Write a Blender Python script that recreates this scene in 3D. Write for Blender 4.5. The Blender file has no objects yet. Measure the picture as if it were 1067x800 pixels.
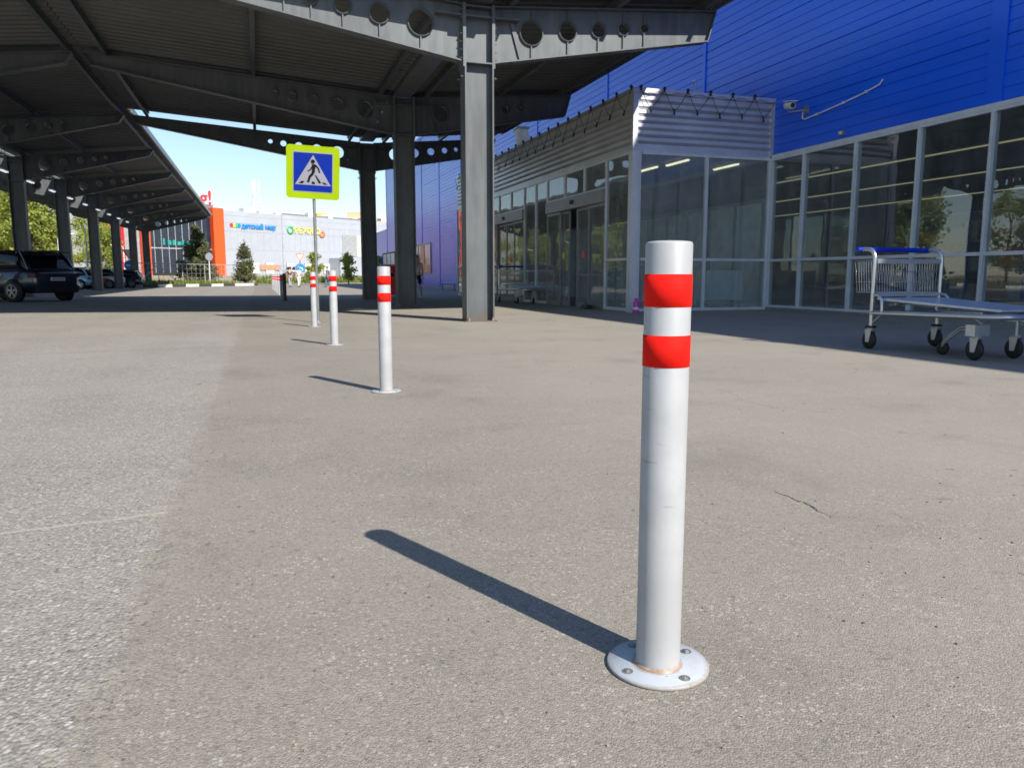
import bpy, bmesh, math, random
from mathutils import Vector, Matrix
random.seed(7)
S = bpy.context.scene
COL = S.collection
PI = math.pi
R = math.radians

# ------------------------------------------------------------------ materials
def newmat(name):
    m = bpy.data.materials.new(name); m.use_nodes = True
    nt = m.node_tree
    return m, nt, nt.nodes['Principled BSDF']

def N(nt, typ, **kw):
    n = nt.nodes.new(typ)
    for k, v in kw.items(): setattr(n, k, v)
    return n

def mathn(nt, op, a, b=None, c=None, clamp=False):
    n = nt.nodes.new('ShaderNodeMath'); n.operation = op; n.use_clamp = clamp
    for i, v in enumerate((a, b, c)):
        if v is None: continue
        if isinstance(v, (int, float)): n.inputs[i].default_value = v
        else: nt.links.new(v, n.inputs[i])
    return n.outputs[0]

def mixc(nt, fac, a, b, mode='MIX'):
    n = nt.nodes.new('ShaderNodeMix'); n.data_type = 'RGBA'; n.blend_type = mode
    for i, v in ((0, fac), (6, a), (7, b)):
        if isinstance(v, (int, float)): n.inputs[i].default_value = v
        elif isinstance(v, tuple): n.inputs[i].default_value = (*v[:3], 1)
        else: nt.links.new(v, n.inputs[i])
    return n.outputs[2]

def smooth(nt, v, lo, hi):
    n = nt.nodes.new('ShaderNodeMapRange'); n.interpolation_type = 'SMOOTHSTEP'
    nt.links.new(v, n.inputs[0]); n.inputs[1].default_value = lo; n.inputs[2].default_value = hi
    return n.outputs[0]

def noise(nt, vec, scale, detail=3, rough=0.55, out=0):
    n = nt.nodes.new('ShaderNodeTexNoise'); n.inputs['Scale'].default_value = scale
    n.inputs['Detail'].default_value = detail; n.inputs['Roughness'].default_value = rough
    nt.links.new(vec, n.inputs['Vector']); return n.outputs[out]

def objco(nt, sc=None):
    t = nt.nodes.new('ShaderNodeTexCoord')
    if sc is None: return t.outputs['Object']
    mp = nt.nodes.new('ShaderNodeMapping'); mp.inputs['Scale'].default_value = sc
    nt.links.new(t.outputs['Object'], mp.inputs['Vector']); return mp.outputs[0]

def bump(nt, h, strength=0.3, dist=0.01):
    b = nt.nodes.new('ShaderNodeBump'); b.inputs['Strength'].default_value = strength
    b.inputs['Distance'].default_value = dist; nt.links.new(h, b.inputs['Height']); return b.outputs[0]

def simple(name, col, rough=0.5, metal=0.0, var=0.12, scale=3.0, stretch=(1, 1, 1), bmp=0.0, coat=0.0, emit=None):
    m, nt, p = newmat(name)
    co = objco(nt, stretch)
    n1 = noise(nt, co, scale, 4)
    n2 = noise(nt, co, scale * 9, 2)
    dark = tuple(c * (1 - var * 1.6) for c in col); lite = tuple(min(1, c * (1 + var * 1.3)) for c in col)
    f = mathn(nt, 'ADD', mathn(nt, 'MULTIPLY', n1, 0.7), mathn(nt, 'MULTIPLY', n2, 0.3))
    c = mixc(nt, smooth(nt, f, 0.3, 0.7), dark, lite)
    nt.links.new(c, p.inputs['Base Color'])
    p.inputs['Roughness'].default_value = rough; p.inputs['Metallic'].default_value = metal
    if coat: p.inputs['Coat Weight'].default_value = coat; p.inputs['Coat Roughness'].default_value = 0.05
    if bmp: nt.links.new(bump(nt, n2, bmp, 0.004), p.inputs['Normal'])
    if emit:
        p.inputs['Emission Color'].default_value = (*emit[:3], 1); p.inputs['Emission Strength'].default_value = emit[3]
    return m

def glass(name, tint=(0.8, 0.85, 0.86), refl=(0.95, 0.97, 1.0), ior=1.9, wav=0.4, film=0.05):
    m, nt, p = newmat(name); nt.nodes.remove(p)
    out = nt.nodes['Material Output']
    tr = N(nt, 'ShaderNodeBsdfTransparent'); tr.inputs[0].default_value = (*tint, 1)
    gl = N(nt, 'ShaderNodeBsdfGlossy'); gl.inputs['Roughness'].default_value = 0.012; gl.inputs[0].default_value = (*refl, 1)
    fr = N(nt, 'ShaderNodeFresnel'); fr.inputs[0].default_value = ior
    b = bump(nt, noise(nt, objco(nt), 0.9, 1), wav, 0.012)
    nt.links.new(b, gl.inputs['Normal']); 
    mx = N(nt, 'ShaderNodeMixShader')
    ge = N(nt, 'ShaderNodeNewGeometry')
    nt.links.new(mathn(nt, 'MULTIPLY', fr.outputs[0], mathn(nt, 'SUBTRACT', 1.0, ge.outputs['Backfacing'])), mx.inputs[0]); nt.links.new(tr.outputs[0], mx.inputs[1]); nt.links.new(gl.outputs[0], mx.inputs[2])
    df = N(nt, 'ShaderNodeBsdfDiffuse'); df.inputs[0].default_value = (0.62, 0.66, 0.66, 1)
    m2 = N(nt, 'ShaderNodeMixShader')
    sm_ = smooth(nt, noise(nt, objco(nt, (1, 1, 0.35)), 2.6, 5, 0.65), 0.35, 0.75)
    zz = N(nt, 'ShaderNodeSeparateXYZ'); nt.links.new(objco(nt), zz.inputs[0])
    low = smooth(nt, zz.outputs[2], 0.9, 0.1)
    nt.links.new(mathn(nt, 'ADD', mathn(nt, 'ADD', film, mathn(nt, 'MULTIPLY', sm_, film * 1.2)), mathn(nt, 'MULTIPLY', low, 0.05)), m2.inputs[0])
    nt.links.new(mx.outputs[0], m2.inputs[1]); nt.links.new(df.outputs[0], m2.inputs[2])
    nt.links.new(m2.outputs[0], out.inputs['Surface'])
    return m

def asphalt():
    m, nt, p = newmat('asphalt')
    co = objco(nt)
    sep = N(nt, 'ShaderNodeSeparateXYZ'); nt.links.new(co, sep.inputs[0])
    X, Y = sep.outputs[0], sep.outputs[1]
    edge = mathn(nt, 'ADD', X, mathn(nt, 'MULTIPLY', mathn(nt, 'SUBTRACT', noise(nt, co, 1.6, 5, 0.62), 0.5), 0.16))
    edge = mathn(nt, 'ADD', edge, mathn(nt, 'MULTIPLY', mathn(nt, 'SUBTRACT', noise(nt, co, 26, 5, 0.8), 0.5), 0.34))
    right = smooth(nt, edge, -0.39, -0.355)
    def vor(sc, feat='F1', rnd=1.0):
        v = N(nt, 'ShaderNodeTexVoronoi'); v.feature = feat
        v.inputs['Scale'].default_value = sc; v.inputs['Randomness'].default_value = rnd
        wob = N(nt, 'ShaderNodeVectorMath', operation='MULTIPLY_ADD')
        nn = N(nt, 'ShaderNodeTexNoise'); nn.inputs['Scale'].default_value = sc * 1.3; nn.inputs['Detail'].default_value = 1
        nt.links.new(co, nn.inputs['Vector'])
        nt.links.new(nn.outputs['Color'], wob.inputs[0]); wob.inputs[1].default_value = (0.5 / sc,) * 3; nt.links.new(co, wob.inputs[2])
        nt.links.new(wob.outputs[0], v.inputs['Vector']); return v
    def bw(c):
        s = N(nt, 'ShaderNodeSeparateColor'); nt.links.new(c, s.inputs[0]); return s.outputs[0], s.outputs[1]
    big = noise(nt, co, 0.55, 5, 0.6); mid = noise(nt, co, 5.0, 4, 0.6); med = noise(nt, co, 1.7, 3, 0.6)
    # fine pavement (right)
    v1 = vor(210); v2 = vor(95)
    r1, g1 = bw(v1.outputs['Color']); r2, g2 = bw(v2.outputs['Color'])
    fine = mixc(nt, r1, (0.1756, 0.1606, 0.1344), (0.2972, 0.2738, 0.2331))
    # pale flakes lie in drifts
    drift = smooth(nt, noise(nt, co, 3.2, 5, 0.65), 0.42, 0.62)
    chips = mathn(nt, 'MULTIPLY', smooth(nt, r2, 0.70, 0.90), smooth(nt, v2.outputs['Distance'], 0.62, 0.30))
    chips = mathn(nt, 'MULTIPLY', chips, mathn(nt, 'ADD', 0.25, mathn(nt, 'MULTIPLY', drift, 0.75)))
    fine = mixc(nt, mathn(nt, 'MULTIPLY', chips, 0.8), fine, (0.4535, 0.4285, 0.3832))
    dk = smooth(nt, g2, 0.965, 0.985)
    fine = mixc(nt, mathn(nt, 'MULTIPLY', dk, 0.45), fine, (0.0772, 0.0719, 0.0630))
    # coarse carriageway (left): pale stones in a grey-brown matrix
    v3 = vor(84); v4 = vor(190); v5 = vor(44)
    r3, g3 = bw(v3.outputs['Color']); r4, g4 = bw(v4.outputs['Color']); r5, g5 = bw(v5.outputs['Color'])
    crs = mixc(nt, r4, (0.1833, 0.1694, 0.1470), (0.3233, 0.3034, 0.2709))
    s3 = mathn(nt, 'MULTIPLY', smooth(nt, r3, 0.55, 0.85), smooth(nt, v3.outputs['Distance'], 0.62, 0.34))
    crs = mixc(nt, mathn(nt, 'MULTIPLY', s3, 0.62), crs, (0.4825, 0.4580, 0.4200))
    s5 = mathn(nt, 'MULTIPLY', smooth(nt, g5, 0.76, 0.86), smooth(nt, v5.outputs['Distance'], 0.44, 0.28))
    stone = mixc(nt, r5, (0.3860, 0.3448, 0.2992), (0.5983, 0.5811, 0.5565))
    crs = mixc(nt, mathn(nt, 'MULTIPLY', s5, 0.62), crs, stone)
    d3 = smooth(nt, g3, 0.90, 0.97)
    crs = mixc(nt, mathn(nt, 'MULTIPLY', d3, 0.5), crs, (0.0675, 0.0630, 0.0567))
    col = mixc(nt, right, crs, fine)
    # ragged sandy edge between the two, pitted
    near = mathn(nt, 'SUBTRACT', 1.0, smooth(nt, mathn(nt, 'ABSOLUTE', mathn(nt, 'ADD', edge, 0.36)), 0.01, 0.13))
    sand = mathn(nt, 'MULTIPLY', near, smooth(nt, noise(nt, co, 16, 6, 0.75), 0.47, 0.56))
    col = mixc(nt, mathn(nt, 'MULTIPLY', sand, 0.55), col, (0.3233, 0.2906, 0.2363))
    pit = mathn(nt, 'MULTIPLY', near, mathn(nt, 'MULTIPLY', smooth(nt, noise(nt, co, 62, 3, 0.6), 0.55, 0.62), smooth(nt, noise(nt, co, 4.5, 3), 0.44, 0.54)))
    col = mixc(nt, mathn(nt, 'MULTIPLY', pit, 0.65), col, (0.0724, 0.0650, 0.0546))
    # dust, stains, tyre polish
    dust = mathn(nt, 'ADD', mathn(nt, 'MULTIPLY', smooth(nt, big, 0.35, 0.7), mathn(nt, 'SUBTRACT', 0.30, mathn(nt, 'MULTIPLY', right, 0.12))), mathn(nt, 'MULTIPLY', smooth(nt, mathn(nt, 'ADD', X, mathn(nt, 'MULTIPLY', med, 1.5)), 1.0, 4.5), 0.30))
    col = mixc(nt, dust, col, (0.3715, 0.3398, 0.2856))
    stain = smooth(nt, noise(nt, co, 1.1, 4, 0.62), 0.47, 0.30)
    col = mixc(nt, mathn(nt, 'MULTIPLY', mathn(nt, 'MULTIPLY', stain, 0.26), mathn(nt, 'ADD', 0.25, mathn(nt, 'MULTIPLY', right, 0.75))), col, (0.1447, 0.1359, 0.1208))
    blot = smooth(nt, noise(nt, co, 4.3, 3, 0.5), 0.69, 0.75)
    col = mixc(nt, mathn(nt, 'MULTIPLY', blot, 0.35), col, (0.0965, 0.0906, 0.0798))
    spot = smooth(nt, noise(nt, co, 11, 2, 0.4), 0.745, 0.765)
    col = mixc(nt, mathn(nt, 'MULTIPLY', spot, 0.45), col, (0.0868, 0.0808, 0.0735))
    # faint tyre tracks along the carriageway
    tx = mathn(nt, 'ADD', X, mathn(nt, 'MULTIPLY', noise(nt, objco(nt, (0.4, 0.15, 1)), 1.0, 2), 0.8))
    tk = mathn(nt, 'MULTIPLY', mathn(nt, 'SUBTRACT', 1.0, smooth(nt, mathn(nt, 'ABSOLUTE', mathn(nt, 'SUBTRACT', mathn(nt, 'FRACT', mathn(nt, 'MULTIPLY', tx, 0.55)), 0.5)), 0.05, 0.22)), mathn(nt, 'SUBTRACT', 1.0, right))
    col = mixc(nt, mathn(nt, 'MULTIPLY', tk, 0.07), col, (0.1158, 0.1103, 0.1050))
    # paving joint across the carriageway
    jy = mathn(nt, 'ADD', mathn(nt, 'ADD', Y, mathn(nt, 'MULTIPLY', X, -0.17)), mathn(nt, 'MULTIPLY', mathn(nt, 'SUBTRACT', noise(nt, co, 6, 3), 0.5), 0.05))
    jm = mathn(nt, 'SUBTRACT', 1.0, smooth(nt, mathn(nt, 'ABSOLUTE', mathn(nt, 'SUBTRACT', jy, 3.27)), 0.008, 0.016))
    jm = mathn(nt, 'MULTIPLY', jm, mathn(nt, 'SUBTRACT', 1.0, right))
    col = mixc(nt, mathn(nt, 'MULTIPLY', jm, 0.65), col, (0.4169, 0.3782, 0.3150))
    jm2 = mathn(nt, 'MULTIPLY', mathn(nt, 'SUBTRACT', 1.0, smooth(nt, mathn(nt, 'ABSOLUTE', mathn(nt, 'SUBTRACT', jy, 10.9)), 0.015, 0.04)), mathn(nt, 'SUBTRACT', 1.0, right))
    col = mixc(nt, mathn(nt, 'MULTIPLY', jm2, 0.4), col, (0.1255, 0.1182, 0.1050))
    # a short crack in the pavement, and longer hairlines
    cx = mathn(nt, 'ADD', mathn(nt, 'ADD', X, mathn(nt, 'MULTIPLY', mathn(nt, 'SUBTRACT', noise(nt, co, 9, 4), 0.5), 0.10)), mathn(nt, 'MULTIPLY', Y, 0.02))
    cm = mathn(nt, 'SUBTRACT', 1.0, smooth(nt, mathn(nt, 'ABSOLUTE', mathn(nt, 'SUBTRACT', cx, 2.13)), 0.002, 0.009))
    cm = mathn(nt, 'MULTIPLY', cm, mathn(nt, 'MULTIPLY', smooth(nt, Y, 2.25, 2.5), smooth(nt, Y, 2.74, 2.70)))
    col = mixc(nt, mathn(nt, 'MULTIPLY', cm, 0.85), col, (0.0318, 0.0305, 0.0305))
    vc = vor(0.55, 'DISTANCE_TO_EDGE')
    hl = mathn(nt, 'MULTIPLY', mathn(nt, 'SUBTRACT', 1.0, smooth(nt, vc.outputs['Distance'], 0.0015, 0.005)), smooth(nt, noise(nt, co, 0.9, 2), 0.52, 0.62))
    col = mixc(nt, mathn(nt, 'MULTIPLY', hl, 0.22), col, (0.0743, 0.0690, 0.0651))
    # dust ring round the foot of the front bollard
    nt.links.new(col, p.inputs['Base Color'])
    p.inputs['Roughness'].default_value = 0.88
    p.inputs['Specular IOR Level'].default_value = 0.3
    h = mathn(nt, 'ADD', mathn(nt, 'MULTIPLY', mathn(nt, 'SUBTRACT', 1.0, v1.outputs['Distance']), mathn(nt, 'MULTIPLY', right, 0.5)),
              mathn(nt, 'MULTIPLY', mathn(nt, 'SUBTRACT', 1.0, v3.outputs['Distance']), mathn(nt, 'SUBTRACT', 1.0, right)))
    h = mathn(nt, 'ADD', h, mathn(nt, 'MULTIPLY', mid, 1.2))
    h = mathn(nt, 'SUBTRACT', h, mathn(nt, 'MULTIPLY', cm, 1.5))
    nt.links.new(bump(nt, h, 0.6, 0.006), p.inputs['Normal'])
    return m

def post_paint():
    """light grey paint, rust ring just above the base weld, a few scuffs"""
    m, nt, p = newmat('bollard_paint')
    co = objco(nt)
    sep = N(nt, 'ShaderNodeSeparateXYZ'); nt.links.new(co, sep.inputs[0])
    z = sep.outputs[2]
    c = mixc(nt, smooth(nt, noise(nt, co, 7, 4), 0.35, 0.7), (0.345, 0.357, 0.37), (0.395, 0.407, 0.42))
    rz = mathn(nt, 'ADD', z, mathn(nt, 'MULTIPLY', mathn(nt, 'SUBTRACT', noise(nt, co, 45, 4, 0.7), 0.5), 0.022))
    rust = smooth(nt, rz, 0.019, 0.011)
    c = mixc(nt, mathn(nt, 'MULTIPLY', rust, 0.8), c, (0.28, 0.13, 0.04))
    dirt = mathn(nt, 'MULTIPLY', smooth(nt, z, 0.30, 0.0), smooth(nt, noise(nt, co, 14, 5, 0.7), 0.4, 0.7))
    c = mixc(nt, mathn(nt, 'MULTIPLY', dirt, 0.34), c, (0.36, 0.32, 0.26))
    sc = N(nt, 'ShaderNodeMapping'); sc.inputs['Scale'].default_value = (6, 6, 60); nt.links.new(co, sc.inputs[0])
    scuff = smooth(nt, noise(nt, sc.outputs[0], 1.2, 3, 0.5), 0.695, 0.73)
    c = mixc(nt, mathn(nt, 'MULTIPLY', scuff, 0.55), c, (0.25, 0.24, 0.23))
    nt.links.new(c, p.inputs['Base Color']); p.inputs['Roughness'].default_value = 0.42
    nt.links.new(bump(nt, noise(nt, co, 90, 3), 0.10, 0.003), p.inputs['Normal'])
    return m

def plate_paint():
    m, nt, p = newmat('plate_paint')
    co = objco(nt); sp_ = N(nt, 'ShaderNodeSeparateXYZ'); nt.links.new(co, sp_.inputs[0])
    rr = mathn(nt, 'SQRT', mathn(nt, 'ADD', mathn(nt, 'MULTIPLY', sp_.outputs[0], sp_.outputs[0]), mathn(nt, 'MULTIPLY', sp_.outputs[1], sp_.outputs[1])))
    c = mixc(nt, noise(nt, co, 14, 4), (0.37, 0.41, 0.46), (0.46, 0.50, 0.55))
    n1 = noise(nt, co, 26, 5, 0.7)
    rim = mathn(nt, 'MULTIPLY', smooth(nt, mathn(nt, 'ADD', rr, mathn(nt, 'MULTIPLY', n1, 0.03)), 0.122, 0.140), 0.6)
    c = mixc(nt, rim, c, (0.24, 0.17, 0.10))
    hub = mathn(nt, 'MULTIPLY', smooth(nt, mathn(nt, 'ADD', rr, mathn(nt, 'MULTIPLY', mathn(nt, 'SUBTRACT', n1, 0.5), 0.03)), 0.066, 0.058), 0.55)
    c = mixc(nt, hub, c, (0.26, 0.14, 0.06))
    gr = mathn(nt, 'MULTIPLY', smooth(nt, noise(nt, co, 9, 5, 0.7), 0.50, 0.72), 0.30)
    c = mixc(nt, gr, c, (0.30, 0.26, 0.20))
    chip = smooth(nt, noise(nt, co, 48, 3, 0.6), 0.71, 0.73)
    c = mixc(nt, mathn(nt, 'MULTIPLY', chip, 0.8), c, (0.10, 0.07, 0.05))
    nt.links.new(c, p.inputs['Base Color']); p.inputs['Roughness'].default_value = 0.5
    nt.links.new(bump(nt, n1, 0.12, 0.004), p.inputs['Normal'])
    return m

def steel():
    m, nt, p = newmat('grey_steel')
    co = objco(nt); cs = objco(nt, (2.2, 2.2, 0.35))
    f = mathn(nt, 'ADD', mathn(nt, 'MULTIPLY', noise(nt, co, 0.8, 5, 0.6), 0.5), mathn(nt, 'MULTIPLY', noise(nt, cs, 3.0, 4, 0.6), 0.5))
    c = mixc(nt, smooth(nt, f, 0.35, 0.65), (0.070, 0.081, 0.088), (0.112, 0.126, 0.134))
    st = smooth(nt, noise(nt, objco(nt, (5, 5, 0.25)), 1.5, 4, 0.6), 0.60, 0.75)
    c = mixc(nt, mathn(nt, 'MULTIPLY', st, 0.25), c, (0.22, 0.19, 0.15))
    ge = N(nt, 'ShaderNodeNewGeometry'); sp_ = N(nt, 'ShaderNodeSeparateXYZ'); nt.links.new(ge.outputs['Position'], sp_.inputs[0])
    ft = smooth(nt, mathn(nt, 'ADD', sp_.outputs[2], mathn(nt, 'MULTIPLY', mathn(nt, 'SUBTRACT', noise(nt, co, 9, 5, 0.7), 0.5), 0.5)), 0.22, 0.02)
    c = mixc(nt, mathn(nt, 'MULTIPLY', ft, 0.65), c, (0.13, 0.085, 0.05))
    rs = mathn(nt, 'MULTIPLY', smooth(nt, noise(nt, objco(nt, (14, 14, 0.8)), 1.3, 4, 0.65), 0.66, 0.74), 0.35)
    c = mixc(nt, rs, c, (0.15, 0.10, 0.06))
    nt.links.new(c, p.inputs['Base Color']); p.inputs['Roughness'].default_value = 0.5; p.inputs['Metallic'].default_value = 0.15
    return m

def blue_clad():
    m, nt, p = newmat('blue_cladding')
    co = objco(nt)
    f = noise(nt, objco(nt, (1, 0.12, 1.0)), 1.6, 4)
    c = mixc(nt, smooth(nt, f, 0.3, 0.7), (0.001, 0.100, 0.72), (0.002, 0.118, 0.82))
    stq = smooth(nt, noise(nt, objco(nt, (1, 3, 0.15)), 2.0, 5, 0.65), 0.56, 0.78)
    c = mixc(nt, mathn(nt, 'MULTIPLY', stq, 0.10), c, (0.10, 0.13, 0.26))
    nt.links.new(c, p.inputs['Base Color']); p.inputs['Roughness'].default_value = 0.30
    p.inputs['Specular IOR Level'].default_value = 0.55
    hb = mathn(nt, 'ADD', noise(nt, objco(nt, (1, 0.5, 1.6)), 1.4, 3, 0.5), mathn(nt, 'MULTIPLY', noise(nt, objco(nt, (1, 1, 2.5)), 55, 2), 0.03))
    nt.links.new(bump(nt, hb, 0.35, 0.03), p.inputs['Normal'])
    return m

def leafmat(name, a, b):
    m, nt, p = newmat(name)
    oi = N(nt, 'ShaderNodeNewGeometry')
    c = mixc(nt, oi.outputs['Random Per Island'], a, b)
    nt.links.new(c, p.inputs['Base Color']); p.inputs['Roughness'].default_value = 0.6
    tl = N(nt, 'ShaderNodeBsdfTranslucent'); nt.links.new(c, tl.inputs[0])
    mx = N(nt, 'ShaderNodeMixShader'); mx.inputs[0].default_value = 0.4
    nt.links.new(p.outputs[0], mx.inputs[1]); nt.links.new(tl.outputs[0], mx.inputs[2])
    nt.links.new(mx.outputs[0], nt.nodes['Material Output'].inputs[0])
    return m

M = dict(
    asphalt=asphalt(), post=post_paint(), steel=steel(), blue=blue_clad(),
    plate=plate_paint(),
    red_tape=simple('red_tape', (0.72, 0.014, 0.008), 0.52, var=0.05, scale=9, bmp=0.05),
    bolt=simple('bolt_steel', (0.30, 0.30, 0.29), 0.5, 0.6, scale=40),
    dark_post=simple('shaded_post_paint', (0.03, 0.03, 0.034), 0.45),  # canopy shade put into the colour of one far bollard
    deck=simple('deck_sheet', (0.088, 0.091, 0.092), 0.6, 0.0, var=0.08, scale=0.7),
    trim=simple('eave_trim', (0.17, 0.18, 0.20), 0.4, 0.3),
    alu=simple('aluminium_frame', (0.60, 0.63, 0.68), 0.4, 0.15, var=0.06, scale=2),
    alu_dark=simple('grey_door_frame', (0.22, 0.225, 0.235), 0.4, 0.3, var=0.06),
    silver=simple('silver_sheet', (0.60, 0.615, 0.64), 0.46, 0.7, var=0.08, scale=0.9, stretch=(1, 1, 3)),
    glass=glass('window_glass', film=0.036), glass_v=glass('lobby_glass', ior=1.85, wav=0.4, film=0.085),
    black=simple('black_rubber', (0.014, 0.014, 0.014), 0.6),
    cable=simple('black_cable', (0.02, 0.02, 0.022), 0.5),
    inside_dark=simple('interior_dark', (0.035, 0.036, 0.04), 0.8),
    inside_mid=simple('interior_panel', (0.56, 0.61, 0.66), 0.7),
    white=simple('white_paint', (0.72, 0.72, 0.72), 0.4, var=0.05),
    tube_lamp=simple('lamp_tube', (0.9, 0.85, 0.7), 0.4, emit=(1.0, 0.88, 0.55, 1.0)),
    fixture=simple('lamp_tube_white', (0.9, 0.9, 0.9), 0.4, emit=(1, 1, 1, 0.45)),
    chrome=simple('zinc_tube', (0.55, 0.56, 0.57), 0.28, 0.85, var=0.05),
    zinc=simple('zinc_plate', (0.50, 0.52, 0.56), 0.38, 0.6, var=0.08, scale=5),
    plat=simple('platform_sheet', (0.50, 0.58, 0.70), 0.32, 0.3, var=0.12, scale=6, stretch=(4, 1, 1)),
    blue_plastic=simple('blue_handle', (0.004, 0.03, 0.40), 0.3),
    sign_yellow=simple('sign_yellow_green', (0.34, 0.47, 0.0), 0.45, var=0.04),
    sign_blue=simple('sign_blue', (0.0006, 0.022, 0.30), 0.35, var=0.04),
    sign_white=simple('sign_white', (0.30, 0.31, 0.36), 0.4, var=0.03),
    sign_black=simple('sign_black', (0.006, 0.006, 0.006), 0.5),
    sign_red=simple('sign_red', (0.62, 0.03, 0.02), 0.4),
    pole=simple('galvanised_pole', (0.20, 0.21, 0.22), 0.45, 0.3, scale=6),
    red_bin=simple('red_plastic', (0.60, 0.006, 0.010), 0.4),
    pink=simple('pink_plastic', (0.55, 0.06, 0.38), 0.35),
    car_blue=simple('navy_car_paint', (0.004, 0.007, 0.026), 0.28, 0.1, coat=1, var=0.02),
    car_light=simple('light_blue_car_paint', (0.22, 0.45, 0.62), 0.25, 0.1, coat=1, var=0.02),
    car_white=simple('white_car_paint', (0.62, 0.64, 0.66), 0.25, coat=1, var=0.02),
    car_orange=simple('orange_panel', (0.65, 0.10, 0.015), 0.3, coat=0.6, var=0.02),
    car_black=simple('black_car_paint', (0.012, 0.012, 0.015), 0.25, coat=1, var=0.02),
    car_glass=simple('car_glass', (0.01, 0.012, 0.014), 0.06, var=0.0),
    tail=simple('tail_light', (0.07, 0.003, 0.004), 0.45),
    head=simple('head_light', (0.7, 0.72, 0.75), 0.1, coat=1),
    rim=simple('alloy_rim', (0.42, 0.42, 0.43), 0.3, 0.8),
    mall=simple('mall_panel', (0.36, 0.39, 0.44), 0.5, 0.0, var=0.05, scale=0.3),
    mall_line=simple('mall_joint', (0.36, 0.38, 0.43), 0.6),
    mall_grey=simple('mall_grey', (0.30, 0.31, 0.32), 0.6),
    mall_beige=simple('mall_beige', (0.60, 0.57, 0.47), 0.6),
    orange=simple('orange_panel_wall', (0.80, 0.085, 0.012), 0.4, var=0.04),
    mred=simple('red_panel_wall', (0.42, 0.012, 0.02), 0.4, var=0.05),
    dark_glass=simple('dark_facade_glass', (0.012, 0.02, 0.038), 0.12, var=0.3, scale=0.8),
    teal=simple('teal_letters', (0.02, 0.26, 0.24), 0.5),
    ywl=simple('yellow_letters', (0.75, 0.68, 0.16), 0.4), grn=simple('green_letters', (0.05, 0.45, 0.12), 0.4),
    cyanl=simple('blue_letters', (0.01, 0.24, 0.72), 0.4), redl=simple('red_letters', (0.80, 0.03, 0.04), 0.4),
    orl=simple('orange_letters', (0.80, 0.25, 0.12), 0.4),
    window_far=simple('far_window', (0.10, 0.12, 0.15), 0.15),
    kerb_w=simple('kerb_white', (0.66, 0.65, 0.60), 0.8, var=0.2, scale=6), kerb_b=simple('kerb_black', (0.05, 0.05, 0.05), 0.8),
    soil=simple('verge_soil', (0.12, 0.14, 0.055), 0.95, var=0.35, scale=0.8), bank=simple('sandy_bank', (0.36, 0.30, 0.21), 0.95, var=0.25, scale=0.5),
    bark=simple('bark', (0.10, 0.075, 0.05), 0.9, var=0.3, scale=4, stretch=(1, 1, 0.2)),
    wire=simple('fence_wire', (0.50, 0.52, 0.52), 0.5, 0.4),
    leaf_a=leafmat('leaf_spring', (0.27, 0.33, 0.04), (0.46, 0.50, 0.12)),
    leaf_b=leafmat('leaf_green', (0.20, 0.25, 0.035), (0.38, 0.42, 0.09)),
    leaf_c=leafmat('needles', (0.08, 0.095, 0.035), (0.20, 0.21, 0.09)),
    grass=leafmat('grass_blade', (0.11, 0.17, 0.02), (0.26, 0.31, 0.05)),
    skin=simple('skin', (0.50, 0.29, 0.20), 0.5, var=0.04), hair=simple('hair', (0.03, 0.022, 0.016), 0.6),
    shirt=simple('pale_shirt', (0.60, 0.56, 0.52), 0.8), shorts=simple('black_shorts', (0.012, 0.012, 0.014), 0.8),
    cloth_white=simple('white_cloth', (0.70, 0.70, 0.70), 0.8), cloth_dark=simple('dark_cloth', (0.05, 0.05, 0.06), 0.8),
    cloth_blue=simple('blue_cloth', (0.10, 0.20, 0.36), 0.8), cloth_grey=simple('grey_cloth', (0.35, 0.36, 0.38), 0.8),
    crane=simple('crane_yellow', (0.75, 0.45, 0.08), 0.5), apart=simple('apartment_white', (0.70, 0.69, 0.68), 0.7),
    apart_o=simple('apartment_orange', (0.70, 0.40, 0.26), 0.7),
)

M['strip_lamp'] = simple('strip_lamp', (0.6, 0.55, 0.38), 0.5, emit=(1.0, 0.90, 0.50, 0.20))
for k_ in ('sign_yellow', 'sign_blue', 'sign_white', 'sign_black', 'red_tape'):
    q_ = M[k_].node_tree.nodes['Principled BSDF']
    q_.inputs['Specular IOR Level'].default_value = 0.12; q_.inputs['Roughness'].default_value = 0.7
    q_.inputs['Diffuse Roughness'].default_value = 1.0
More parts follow.
